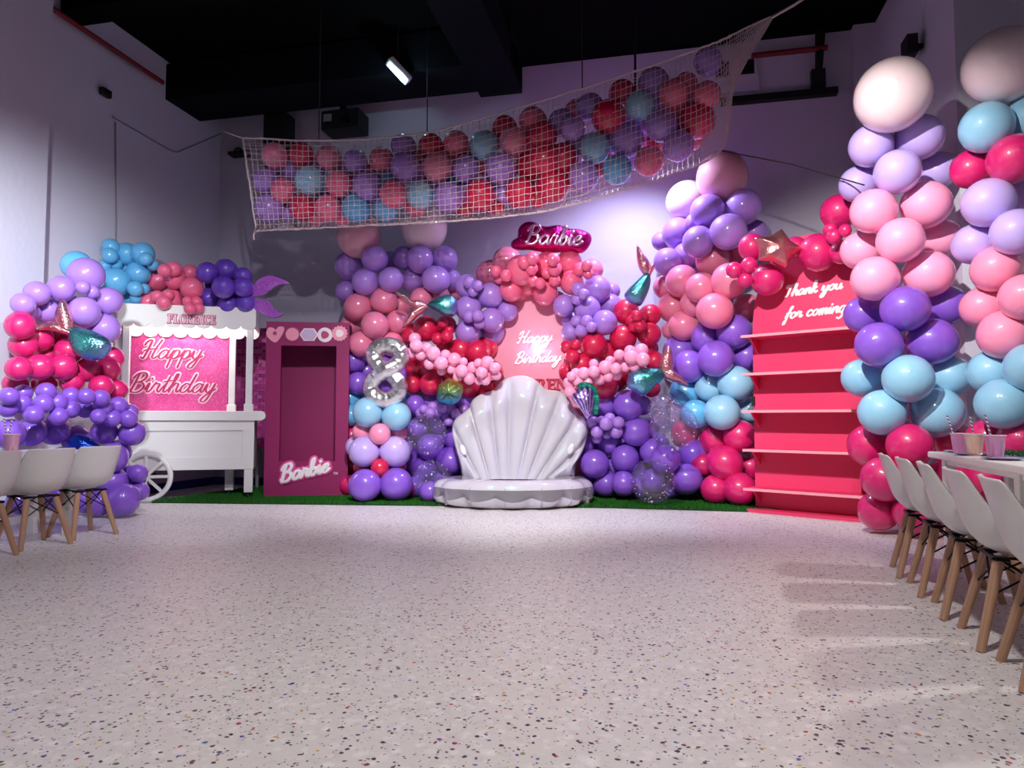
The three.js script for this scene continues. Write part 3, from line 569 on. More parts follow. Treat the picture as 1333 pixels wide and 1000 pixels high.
const TH = .715;
const tabR = (() => { const c = at(1207, 588, 5.1); return V(c.x, 0, c.z); })();
const dirR = V(-Math.sin(ROW), 0, Math.cos(ROW)), sideR = V(Math.cos(ROW), 0, Math.sin(ROW));
const midR = tabR.clone().addScaledVector(dirR, 1.45).addScaledVector(sideR, .29);
table('long white party table on the right with patterned cups and plates', midR, -ROW, 2.9, .58, TH);
const onR = (a, b) => tabR.clone().addScaledVector(dirR, a).addScaledVector(sideR, b).setY(TH + .001);
const midL = V(-4.05, 0, -4.75);
table('long white party table on the left in front of the purple balloons', midL, -YAW, 2.4, .55, TH - .02);
const cupTex = (a, b) => new THREE.MeshStandardMaterial({ map: canvasTex(256, 128, (g, w, h) => { g.fillStyle = a; g.fillRect(0, 0, w, h); for (let i = 0; i < 70; i++) { g.fillStyle = b[i % b.length] + '66'; g.beginPath(); g.arc(rnd() * w, rnd() * h, rr(4, 18), 0, 7); g.fill(); } }), roughness: .5, side: THREE.DoubleSide });
const cupMats = [cupTex('#e3a0c0', ['#b889c8', '#f4c6d8', '#c85f9a']), cupTex('#eec3b4', ['#e8a0b8', '#f6e0c0', '#d890a8']), cupTex('#dca0c6', ['#a884cc', '#f2c2da', '#c06aa4'])];
const strawMat = new THREE.MeshStandardMaterial({ map: canvasTex(64, 64, (g) => { g.fillStyle = '#f6f0f8'; g.fillRect(0, 0, 64, 64); g.fillStyle = '#7a3a86'; for (let k = -2; k < 3; k++) { g.beginPath(); g.moveTo(0, k * 32); g.lineTo(64, k * 32 + 32); g.lineTo(64, k * 32 + 48); g.lineTo(0, k * 32 + 16); g.fill(); } }, [1, 5]), roughness: .5 });
function cup(p, k, label, lean = [.02, 0], straws = 1) {
  const t = thing('paper_cup', label, 'cup', p); t.scale.setScalar(1.3);
  const g = new THREE.LatheGeometry([[0, .002], [.03, .002], [.031, .001], [.043, .105], [.0455, .107], [.0455, .103], [.041, .1], [.03, .008], [0, .008]].map(q => new THREE.Vector2(...q)), 28);
  obj('cup_body', g, cupMats[k], t); obj('cup_rim', new THREE.TorusGeometry(.044, .002, 6, 28).rotateX(Math.PI / 2).translate(0, .106, 0), M.paleText, t);
  for (let q = 0; q < straws; q++) obj('straw', rod([lean[0] * .3 - q * .02, .01, .01], [lean[0] * 1.6 + q * .05 - .01, .2, lean[1] - .01], .0042, .0042, 8), strawMat, t);
}
cup(onR(.33, .12), 0, 'pink paper cup with purple striped straw nearest the balloon columns', [-.03, 0]);
cup(onR(.62, .12), 1, 'peach pink paper cup with upright striped straw, second along the right table', [.0, 0]);
cup(onR(.95, .13), 2, 'lilac pink paper cup with striped straw, third along the right table', [-.015, 0]);
cup(V(-3.86, TH - .019, -5.35), 0, 'pale pink paper cup with two straws on the left table', [-.03, 0], 2);
const plateTex = canvasTex(256, 256, (g, w) => { g.fillStyle = '#e8d8ea'; g.fillRect(0, 0, w, w); const cs = ['#c86aa8', '#7a8ad8', '#62b8c8', '#e8b0d0', '#8a62c0', '#f4e0f0']; for (let i = 0; i < 240; i++) { g.fillStyle = cs[rnd() * cs.length | 0] + '88'; g.beginPath(); g.arc(rnd() * w, rnd() * w, rr(4, 20), 0, 7); g.fill(); } });
const plateMat = new THREE.MeshStandardMaterial({ map: plateTex, roughness: .25, metalness: .3, side: THREE.DoubleSide });
[[.16, .17], [.5, .3], [.56, .12], [.85, .28], [1.1, .12]].forEach(([a, b], i) => {
  const p = thing('paper_plate', ['shiny patterned paper plate at the table end by the balloons', 'shiny patterned paper plate on the wall side of the peach cup', 'shiny patterned paper plate under the peach pink cup', 'shiny patterned paper plate beside the green tinsel', 'shiny patterned paper plate by the lilac pink cup'][i], 'plate', onR(a, b).add(V(0, .0005 + i * .0, 0)));
  obj('dish', new THREE.LatheGeometry([[0, 0], [.07, 0], [.085, .006], [.105, .011], [.105, .014], [.085, .009], [.07, .003], [0, .003]].map(q => new THREE.Vector2(...q)), 32), plateMat, p);
});
{ const p = thing('tinsel_bundle', 'bundle of green shredded tinsel on the right table', 'tinsel', onR(.72, .3)), L = []; for (let i = 0; i < 120; i++) { const a = V(rr(-.07, .07), rr(0, .015), rr(-.1, .1)), b = a.clone().add(V(rr(-.05, .05), rr(0, .035), rr(-.05, .05))); L.push([a, a.clone().lerp(b, .5).add(V(0, .015, 0)), b]); } const m = obj('shreds', strands(L, .0025), std(0x1f7a3c, .4, .3), p); m.userData.kind = 'stuff'; }
{ const p = thing('paper_plate', 'pink rimmed paper plate on the left table', 'plate', V(-3.93, TH - .0195, -4.9)); obj('dish', new THREE.LatheGeometry([[0, 0], [.07, 0], [.085, .006], [.105, .011], [.105, .014], [.085, .009], [.07, .003], [0, .003]].map(q => new THREE.Vector2(...q)), 32), plateMat, p); }

// ---------------------------------------------------------------- latex balloons
const balloonGeo = (() => {
  const p = []; for (let k = 0; k <= 20; k++) { const a = k / 20 * (Math.PI - .1); let x = Math.sin(a), y = Math.cos(a); if (y < 0) { x *= 1 - .1 * y * y; y *= 1.09; } p.push([x, y]); }
  p.push([.05, -1.12], [.085, -1.16], [.095, -1.2], [.06, -1.205], [0, -1.19]);
  return new THREE.LatheGeometry(p.map(q => new THREE.Vector2(Math.max(0, q[0]), q[1])).reverse(), 32);
})();
const WORD = { pale: 'very pale pink', lav: 'lavender', pur: 'purple', deep: 'deep purple', pink: 'light pink', ros: 'rose pink', cor: 'coral pink', hot: 'hot pink', red: 'bright red', blu: 'pale blue', sky: 'sky blue', candy: 'candy pink', lil: 'pale lilac', dust: 'dusty pink' };
function wallGap(p) { return p.clone().sub(CORNER).dot(W) * -1; } // metres in front of the back wall
function clear(b) { // clear of every wall
  const q = b.p.clone().sub(CORNER), s = q.dot(U), t = -q.dot(W), R = b.R * 1.05 + .01;
  if (t < R || s < R + (t > 2.6 ? .22 : 0)) return false;
  if (t < T1 + R && s > S1 - R) return false; return s < S2 - R;
}
// items: [px, py, radius px, layer (1 behind, -1 in front), colour]
function cluster(where, group, depth, items, opt = {}) {
  const B = items.map((q, i) => { const r = q[2] * (opt.size ?? 1.09), small = q[2] < (opt.small ?? 0), zz = 0; const d0 = (typeof depth === 'function' ? depth(q[0], q[1]) : depth) + (q[3] ?? 0) * (opt.layer ?? .2) - (small ? .17 : 0) + (opt.axis ? opt.axis(q, d0 => 0) : 0); return { x: q[0], y: q[1], r, c: q[4], d: d0, d0, small }; });
  const lim = opt.shift ?? .22, place = b => { b.p = at(b.x, b.y, b.d); b.R = b.r * b.d / FOCAL * .985; };
  B.forEach(place);
  for (let it = 0; it < 40; it++) {
    for (let i = 0; i < B.length; i++) for (let j = i + 1; j < B.length; j++) {
      const a = B[i], b = B[j], gap = (a.R + b.R) * .9 - a.p.distanceTo(b.p); if (gap <= 0) continue;
      const s = a.d === b.d ? (i % 2 ? 1 : -1) : Math.sign(a.d - b.d), m = Math.min(gap * .3, .05);
      a.d = Math.max(a.d0 - lim, Math.min(a.d0 + lim, a.d + s * m)); b.d = Math.max(b.d0 - lim, Math.min(b.d0 + lim, b.d - s * m));
    }
    for (const b of B) { place(b); let n = 0; while (n++ < 60 && (b.p.y < b.R + .012 || !clear(b))) { b.d -= .02; b.d0 = Math.min(b.d0, b.d + .2); place(b); } }
  }
  const c = new THREE.Vector3(); B.forEach(b => c.add(b.p)); c.divideScalar(B.length);
  for (const b of B) {
    const m = shade(new THREE.Mesh(balloonGeo, LX[b.c])); m.name = numbered(b.small ? 'small_latex_balloon' : (opt.name ?? 'latex_balloon')); scene.add(m);
    m.position.copy(b.p);
    const view = V(0, EYE, 0).sub(b.p).normalize(); let dir;
    if (opt.column) { const ax = at(opt.column(b.y), b.y, opt.mid); dir = b.p.clone().sub(ax).setY(rr(-.12, .12)); if (dir.length() < .12) dir.copy(view); dir.normalize().addScaledVector(V(rr(-.2, .2), rr(-.2, .2), rr(-.2, .2)), 1).normalize(); }
    else dir = view.clone().multiplyScalar(.7).add(V(rr(-.7, .7), rr(-.6, .6), rr(-.3, .3))).normalize();
    m.quaternion.setFromUnitVectors(V(0, 1, 0), dir); const k = b.R / 1.0; m.scale.set(k * rr(.97, 1.02), k * rr(.98, 1.04), k * rr(.97, 1.02));
    const sz = b.r > (opt.giant ?? 24) && opt.giant ? 'giant ' : b.small ? 'small ' : '';
    tag(m, `${sz}${WORD[b.c]} latex balloon ${where}`, 'balloon', `${sz}${WORD[b.c]} balloons ${group}`);
  }
}
const arr = (c, ...l) => l.map(q => [q[0], q[1], q[2], q[3] ?? 0, c]);
const dArch = px => 8.55 - (px - 500) / 450 * .6;
// tower left of the arch
cluster('in the tower behind the silver number', 'of the left tower', px => dArch(px) + .1, [
  ...arr('dust', [467, 308, 27.5]), ...arr('pale', [552.6, 298, 28, .6]),
  ...arr('lav', [488, 337, 16.5], [454, 347, 17.5], [476, 367, 17, -.4], [509, 364, 15.5], [452, 380, 14, 1], [508, 341, 13, 1], [526, 336, 15, 1], [547, 338, 17, .3], [579, 337, 16, .8], [567.6, 364, 17.5, .3], [538, 364, 15, .8], [586, 364, 14, 1.4]),
  ...arr('ros', [466, 400, 17.5], [500, 392, 17], [488, 423.6, 17, -.5], [458, 423, 14, 1], [518, 419, 15], [470, 448, 16], [510, 448, 15], [522, 398, 14, 1], [548, 389, 13.5, .5], [570, 384, 14, 1.2], [588, 382, 12, 1.6]),
  ...arr('pur', [460, 470, 15], [478, 484, 14, .5], [466, 499, 14], [500, 478, 15, .8], [506, 506, 15, .8], [522, 490, 13, 1]),
  ...arr('sky', [456, 519, 13], [457, 541, 13], [484, 520, 14, .8], [527, 522, 11, .8], [500, 545, 14, 1]),
  ...arr('hot', [457, 568, 13, .3], [458, 604, 13, .3], [485, 570, 14, 1], [508, 585, 14, 1], [456, 632, 13, .8], [496, 620, 14, 1], [530, 636, 12, 1]),
], { giant: 24 });
// short column that carries the silver number
cluster('in the short column under the silver number', 'of the number stand', 8.0, [
  ...arr('blu', [479, 537, 18.5], [516, 542, 18], [490, 529, 14, 1.2]),
  ...arr('pink', [494.5, 565, 13, -.3], [472, 562, 12.5, .5], [517, 565, 12.5, .5]),
  ...arr('lil', [474.5, 588, 19], [514, 588, 19], [465, 582, 14, 1.4], [522, 584, 14, 1.4]),
  ...arr('red', [494.5, 609, 11, -.3], [472, 608, 11, .5], [517, 608, 11, .5]),
  ...arr('pur', [475, 632, 20], [515.6, 631, 20.5], [480, 630, 15, 1.4], [512, 630, 15, 1.4]),
]);
// balloon arch
cluster('at the top of the balloon arch', 'at the top of the arch', dArch, [
  ...arr('ros', [660, 340, 18, .7], [638, 356, 17, .8], [771, 351, 14, .8]),
  ...arr('cor', [678, 352, 19, .2], [713, 344, 16], [741, 342, 16, .2], [744, 368, 15], [665, 378, 14], [678, 381, 13, .4], [710, 381, 16, .2], [686, 369, 15, .3], [706, 360, 16, .2], [660, 364, 14, .5], [728, 360, 13, .4], [695, 345, 16, .6],
    [693, 336.6, 8.5], [682, 342, 8], [692, 350, 8], [722, 350, 9], [722, 365, 7.5], [703, 369, 7], [694, 366, 7], [720, 338, 8.5], [650, 362, 8], [659, 359, 7.5], [646, 353, 7.5], [755, 351, 9], [764, 346, 7], [766, 357, 6.5], [712, 356, 7]),
], { small: 9.5 });
cluster('on the left side of the arch', 'on the left side of the arch', dArch, [
  ...arr('lav', [608, 373, 15, .6], [639, 385, 16], [610, 402, 16.5], [640, 417, 15.5], [660, 405, 13, .3], [609, 433, 16], [641, 434, 14, .4], [622, 390, 13, .8], [624, 418, 13, .8], [611, 368, 8], [622, 372, 7], [616, 380, 6.5], [611, 412, 8], [622, 411, 7.5], [624, 421, 7]),
], { small: 9.5 });
cluster('on the right side of the arch', 'on the right side of the arch', dArch, [
  ...arr('lav', [734, 398, 13.5], [777, 377, 17.5, .4], [765, 402, 16], [787, 420, 16], [744, 418, 13, .5], [743, 433, 12, .3], [794, 397, 14, .9], [796, 379, 11, 1.2], [756, 388, 12, .8], [766, 424, 13, .7], [753, 376, 8.5], [752, 389, 8], [760, 383, 7], [751, 418, 7.5], [764, 418, 7.5], [757, 431, 8.5], [770, 426, 6.5]),
], { small: 9.5 });
cluster('in the red band right of the pink panel', 'of the right red band', px => dArch(px), [
  ...arr('red', [815, 406, 16], [846, 410, 13.5, .3], [845, 435, 14.5], [811, 440, 16.5], [773, 449, 16.5], [758, 475, 15, .2], [790, 457, 15, .5], [828, 424, 14, .8], [788, 503, 16, .2], [802, 494, 16, .4], [770, 492, 14, .6], [826, 488, 15, .6], [852, 470, 12, .3], [848, 506, 11, .8], [844, 454, 12, .6], [740, 484, 12, 1],
    [738, 452, 8.5], [749, 449, 7], [745, 464, 9], [829, 411, 7.5], [822, 418, 7], [836, 412, 7], [833, 424, 8], [825, 426, 6.5]),
], { small: 9.5 });
cluster('in the red band left of the pink panel', 'of the left red band', px => dArch(px), [
  ...arr('red', [555, 428, 16], [581, 424, 12.5], [538, 436, 14, .8], [600, 456, 15, .2], [622, 458, 15, .2], [582, 454, 13, .6], [633, 452, 14, .6], [538, 500, 12, .2], [560, 500, 13.5], [543, 482, 14, .6], [562, 484, 14, .6], [590, 492, 14, .4], [610, 503, 14, .4], [628, 506, 14, .5], [600, 476, 14, .8], [640, 484, 14, .5], [643, 506, 12, .8], [535, 462, 12, 1],
    [570, 441, 8], [582, 438, 8], [577, 421, 6.5], [585, 430, 6]),
], { small: 9.5 });
cluster('in the strand swagged over the left red band', 'of the left pink strand', px => dArch(px) - .3, arr('candy', [540, 441, 7.5], [542, 450, 8, -.2], [535, 460, 7], [548, 462, 7.5], [556, 453, 6.5], [564, 460, 9, -.2], [580, 462, 6.5], [559, 474, 7], [574.5, 473, 8.5, -.2], [591.6, 468, 8.5], [588, 481, 6.5], [601, 483, 8, -.2], [603, 471, 5.5], [575, 483, 6], [615, 479, 7.5], [596, 491, 6.5], [611, 493, 7.5], [627, 485, 7.5, -.2], [623, 496, 5.5], [623, 473, 6], [634, 472, 8], [644, 479, 7], [640, 488, 7], [632, 495, 6.5], [646, 489, 6]), { small: 99, layer: .15 });
cluster('in the strand swagged over the right red band', 'of the right pink strand', px => dArch(px) - .3, arr('candy', [835, 456, 8.5], [837, 468, 8.5, -.2], [822, 465, 9, -.2], [820, 457, 7], [807, 468, 8], [806, 462, 6.5], [826, 477, 7], [814, 478, 6.5], [802, 480, 7], [802, 488, 7], [794, 470, 6], [788, 478, 8.5, -.2], [792, 491, 6], [773, 484, 7.5, -.2], [773, 474, 6], [780, 493, 8], [760, 486, 7.5], [750, 486, 6.5], [766, 497, 6], [753, 497, 7], [741, 499, 7.5], [742, 510, 7], [744, 490, 6]), { small: 99, layer: .15 });
cluster('at the foot of the arch left of the seashell', 'at the left foot of the arch', px => dArch(px), [
  ...arr('pur', [541, 527, 12], [561, 523, 11, .3], [608, 524, 13], [560, 582, 16, .3], [586, 600, 17], [552, 612, 16, .3], [534, 600, 14, .8], [592, 570, 15, .6], [572, 550, 14, .6], [543, 558, 13, .6], [578, 628, 15, .3], [540, 634, 13, .5], [606, 550, 14, .8], [612, 580, 15, 1], [556, 565, 14, 1.2], [574, 576, 14, 1.2], [544, 582, 14, 1.4], [562, 600, 14, 1.4], [600, 620, 15, 1], [560, 640, 13, 1.2], [595, 640, 13, .8], [575, 520, 13, 1.2], [548, 545, 13, 1.4], [596, 520, 11, .6], [525, 560, 11, 1], [526, 625, 12, 1.2]),
  ...arr('lav', [548, 538, 7], [563, 530, 6.5], [552, 533, 6], [576, 532, 6], [587, 532, 6], [570, 538, 5.5], [581, 541, 6.5], [594, 539, 6.5], [604, 533, 6], [591, 549, 6], [584, 549, 5.5], [560, 538, 6.5]),
], { small: 8 });
cluster('at the foot of the arch right of the seashell', 'at the right foot of the arch', px => dArch(px) - .05, [
  ...arr('pur', [818, 527.6, 18.5], [789, 528, 14.5, .2], [836, 528, 12, .8], [828, 562, 18], [844, 558, 13, .8], [814, 597, 17], [774, 604, 17.5, .3], [812, 630, 15.5], [789, 630, 16, .4], [850, 588, 16], [866, 598, 17.5, -.2], [828, 614, 14, .5], [903, 592, 19, .2], [894, 624, 19, -.2], [856, 578, 14, .8], [794, 577, 15, .8], [872, 634, 14, .5], [760, 580, 14, 1], [764, 632, 15, .8], [850, 626, 15, .6], [800, 608, 13, 1], [780, 585, 14, 1.3], [832, 590, 14, 1.3], [812, 575, 14, 1.4], [770, 545, 14, 1.2], [806, 552, 14, 1.3], [840, 606, 14, 1.2], [830, 636, 13, 1], [880, 612, 14, 1.2], [800, 634, 13, 1.2], [855, 610, 14, 1.2]),
  ...arr('lav', [772, 550, 8], [783, 547, 5.5], [789, 552, 8], [805, 550, 7.5], [794, 545, 7], [777, 563, 7.5], [790, 566, 5.5], [802, 562, 8.5], [777, 572, 5.5]),
], { small: 9 });
// tower right of the arch
cluster('in the tower between the arch and the gift shelf', 'of the right tower', px => px < 900 ? 8.05 : 7.72, [
  ...arr('pale', [895, 263, 26.5, 1.2]), ...arr('dust', [940, 231, 32]),
  ...arr('lav', [921.6, 276, 21.5], [967, 270, 22.5], [948, 302, 22.5, -.4], [909, 315, 20], [982, 303, 16, 1], [883, 304, 20, .9], [869, 341, 17.5, .2], [861, 314, 12, 1.2], [894, 333, 17, .4], [904, 290, 12, 1.6]),
  ...arr('ros', [928, 339, 21.5], [887, 366, 20], [913, 375, 19.5], [949, 366, 22, -.3], [960, 329, 16, .8], [866, 374, 15, .8], [876, 400, 19], [890, 424, 18.5, -.2], [930.6, 405, 22.5, -.3], [971, 402, 18, .3], [873, 430, 11, .8], [903, 395, 17, .6]),
  ...arr('pur', [885, 458, 21], [897, 477, 20, -.2], [919, 440, 18.5, .2], [955.5, 432, 21.5, -.2], [932, 467, 22, -.3], [972, 464, 18, .3]),
  ...arr('blu', [925, 504, 19, .2], [957.6, 499, 22, -.2], [940, 537, 22, -.3], [977, 534, 16, .3]), ...arr('sky', [893, 512, 20, .3], [906, 539, 17.5, .4]),
  ...arr('hot', [891, 566, 17, .3], [932, 572, 19.5], [963, 568, 20, -.2], [944, 603, 21.5, -.2], [963, 637, 20.5], [932, 637, 18.5, .2], [977, 608, 16, .4], [915, 605, 15, .9], [978, 640, 15, .8]),
], { giant: 24 });
// garland over the gift shelf
const dShelf = px => { const L = ground(984, 664), k = (px - 666.5) / FOCAL, t = (k * -L.z - L.x) / (Math.cos(.733) + k * Math.sin(.733)); return -L.z - t * Math.sin(.733) - .12; };
cluster('on the arched top of the gift shelf', 'on the gift shelf', px => dShelf(Math.max(px, 978)) - .13, arr('hot', [979, 322, 17], [999, 364, 20], [955.6, 351.6, 10], [975, 345.6, 10, -.3], [970, 364, 9.5], [1036, 322, 13, .2], [1092, 276, 21.5], [1065, 329, 23], [1086, 308, 9.5, -.6], [1081, 299, 9, -.4], [1100, 300, 8, -.4], [1096, 328, 15, .3]), { small: 10.5 });
// the two tall columns at the right
const col = (axis, mid, rad) => q => { const dx = (q[0] - axis(q[1])) / rad; return (q[3] ?? 0) > 0 ? 0 : -Math.sqrt(Math.max(0, 1 - dx * dx)) * rad * mid / FOCAL * .75; };
const ax1 = y => 1169 + (y - 300) * .03;
cluster('in the tall column beside the gift shelf', 'of the column beside the gift shelf', 5.95, [
  ...arr('pale', [1162, 124, 49]),
  ...arr('lil', [1134, 190, 29], [1197, 179, 30], [1168, 224, 29, 0], [1117, 240, 24, .6], [1222, 222, 24, .8], [1150, 215, 20, 1]),
  ...arr('candy', [1137, 275, 30], [1205.5, 267, 31], [1172, 313, 30.5], [1121, 326, 26, .4], [1139, 363, 30], [1209, 357, 31], [1226, 310, 25, .8]),
  ...arr('pur', [1178, 402, 31], [1124, 410, 25, .5], [1144, 449, 30.5], [1213, 445, 32], [1233, 398, 26, .8]),
  ...arr('blu', [1182, 493, 32], [1122, 492, 25, .5], [1148.5, 537, 30], [1219, 537, 33], [1237, 490, 27, .8]),
  ...arr('hot', [1184, 580, 29], [1131, 580, 27, .5], [1151, 624, 29], [1233, 622, 26], [1144, 665, 26], [1190, 668, 26], [1238, 572, 25, .8], [1214, 640, 24, .8], [1228, 668, 22, .6]),
], { axis: col(ax1, 5.95, 62), column: ax1, mid: 5.95, giant: 40, layer: .25, free: true, size: 1.0 });
const ax2 = y => 1315 + (y - 300) * .02;
cluster('in the tall column behind the party table', 'of the column behind the party table', 5.4, [
  ...arr('pale', [1306, 86, 49]),
  ...arr('blu', [1284, 166, 33], [1343, 152, 32], [1290, 485, 29], [1343, 478, 33], [1306, 526, 33]),
  ...arr('hot', [1265, 220, 26, .3], [1320, 207, 33], [1288, 572, 27, .2], [1328, 574, 28], [1288, 622, 28], [1330, 640, 28], [1300, 662, 27]),
  ...arr('lil', [1287, 264, 33], [1337, 255, 26, .5], [1323, 302, 31], [1268, 318, 27, .2]),
  ...arr('pink', [1297, 350, 31], [1334, 387, 31], [1280, 400, 28, .2], [1308, 436, 33]),
], { axis: col(ax2, 5.4, 58), column: ax2, mid: 5.4, giant: 40, layer: .25, free: true, size: 1.0 });
// wall of balloons at the left
const dLeft = (px, py) => 7.1 - (190 - px) * .0038;
cluster('in the pile beside the left table', 'of the left pile', dLeft, [
  ...arr('sky', [100, 346, 18, 1]),
  ...arr('lav', [112, 358, 21], [141, 392, 16.5], [110, 406, 18.5], [136, 428, 18.5], [80, 376, 16], [48, 382, 15], [30, 396, 14], [36, 405, 14, .4], [62, 404, 15], [88, 398, 15, .6], [108, 374, 8], [120, 380, 8]),
  ...arr('hot', [26, 424, 17], [50, 440, 17], [76, 432, 16, .4], [30, 450, 16], [90, 456, 16], [146, 466, 14], [140, 482, 15], [114, 482, 14.5], [82, 478, 16], [52, 478, 16], [24, 480, 15], [94, 497, 14], [132, 503, 14], [152, 508, 13, .4], [118, 450, 16, .8], [60, 462, 15, .8], [20, 500, 14, .4], [58, 500, 14, .3]),
  ...arr('pur', [136, 562, 15, .3], [172, 564, 15.5], [154, 588, 15, .4], [146, 596, 18], [172, 622, 15.5], [146, 628, 18], [160, 651, 19.5], [180, 616, 11, .6], [182, 640, 11, .6], [70, 560, 18, .3], [40, 562, 18, .4], [12, 565, 18, .4], [100, 572, 17, .4], [46, 612, 17], [20, 622, 17], [118, 606, 17, .4], [80, 600, 17, .3], [26, 654, 15], [80, 650, 16], [112, 650, 17], [130, 655, 15], [55, 640, 15, .4], [95, 628, 16, .4],
    [112, 516, 10], [131, 518, 10], [134, 530, 11], [111, 533, 10.5], [154, 528, 11], [146, 545, 10.5], [167, 545, 10.5], [170, 536, 9], [128, 542, 9], [92, 516, 11], [92, 533, 11], [74, 524, 11.9], [60, 510, 11], [56, 526, 11.9], [30, 512, 11], [28, 526, 11.9], [12, 516, 11], [10, 532, 11], [44, 540, 11], [76, 542, 11]),
], { small: 11.95 });
// garland on the cart roof
cluster('in the garland on the cart awning', 'on the cart awning', 8.18, [
  ...arr('sky', [144, 321, 10], [165, 331, 14], [186, 330, 14], [143, 332.6, 9.3], [136, 346.5, 7.5], [150, 344, 8], [180, 356, 14.5], [151.5, 367, 17], [176, 376, 9.3], [188, 376, 6.5], [177, 388, 7], [168, 389.5, 13, 1], [190, 337, 8], [199, 345, 7], [165, 350, 12, 1]),
  ...arr('cor', [205.6, 365, 14], [228, 363, 13], [226, 350, 9.3], [247, 356, 11], [250, 375.6, 14], [225, 391, 14], [194, 393, 13], [205, 386, 7.5], [219, 384, 7], [213, 394, 8.5], [256, 394, 7.5], [247, 402, 7], [244, 392, 6], [259.6, 401, 6], [214, 352, 8], [237, 372, 12, 1]),
  ...arr('deep', [269.6, 355, 13], [294, 352, 14], [316.5, 360, 11], [291, 374, 14], [316.5, 374, 12.5], [272, 388, 12.5], [297, 397, 13], [320, 395, 11.5], [280, 370, 12, 1], [306, 378, 12, 1]),
], { small: 9.5, free: true });
// ---------------------------------------------------------------- hanging net with balloons
const dNet = px => 7.85 - (px - 330) / 610 * .95;
cluster('caught in the hanging net', 'in the hanging net', px => dNet(px), [
  ...arr('ros', [358, 203, 16.5], [429, 206, 16.5], [668, 184, 18], [569, 218, 19]),
  ...arr('cor', [497, 208, 16], [368, 248, 15.5], [441.5, 240, 17], [512, 253, 18], [427, 271, 17], [594, 187, 16.5], [694, 158, 18], [877, 123, 20], [893, 110, 15, .6], [920, 124, 18], [845, 210, 19], [540, 268, 14, .6]),
  ...arr('red', [393, 202, 16], [394, 271, 17], [561, 191, 16.5], [657, 167, 15.5], [705, 178, 20], [709, 209, 21], [690, 216.5, 19, .4], [733, 207, 20, .2], [624.5, 255, 20], [677, 252, 19], [720, 242, 21], [810, 122, 17.5], [792, 152, 22], [907, 157, 24], [850, 186, 14, .7], [778, 219, 12, .7]),
  ...arr('lav', [463, 210, 15.5], [525.6, 191, 16], [345.5, 236, 16], [477.6, 242, 18], [350, 271, 18], [374, 276, 12, .6], [528.5, 218, 20], [606, 220, 18], [652, 220, 20], [731, 160, 17.5], [745, 167, 17], [583.6, 257, 19], [656, 252, 12, .5], [768, 139, 17], [851, 109, 20], [921.6, 80, 18], [861.6, 164, 21], [816, 183, 22], [883, 190, 20], [759.6, 230, 19.5]),
  ...arr('blu', [403.5, 236, 19], [546.5, 254, 18], [631, 190, 19.5], [833, 138, 19.5], [774, 193, 20]), ...arr('sky', [464, 271, 18.5], [502, 272, 16], [803, 221, 19.5], [505, 235, 14, .7], [595, 236, 15, .8]), ...arr('lav', [380, 222, 15, .8], [412, 222, 14, .8], [420, 255, 15, .8], [445, 258, 14, .8], [455, 225, 15, .8], [490, 228, 15, .8], [495, 255, 15, .8], [565, 240, 15, .8], [608, 250, 14, .8], [640, 240, 15, .8], [700, 235, 15, .8], [752, 190, 17, .8], [790, 180, 16, .8], [830, 160, 17, .8], [870, 145, 16, .8], [900, 130, 16, .8], [855, 135, 16, .8], [745, 212, 16, .8], [826, 205, 16, .8], [365, 225, 14, .8], [545, 225, 15, .8]), ...arr('cor', [580, 205, 15, .8], [625, 215, 15, .8], [546, 208, 14, .8], [610, 200, 14, .8], [475, 222, 14, .8], [680, 195, 16, .8], [355, 255, 14, .8], [410, 280, 13, .8], [445, 280, 13, .8], [900, 180, 16, .8], [890, 150, 16, .8], [750, 145, 15, .8]), ...arr('red', [645, 265, 14, .8], [700, 255, 15, .8], [605, 268, 14, .8], [575, 236, 14, .8], [872, 175, 15, .8], [740, 230, 16, .8], [790, 205, 15, .8]),
], { free: true, layer: .3, name: 'netted_balloon', size: 1.06, shift: .06 });
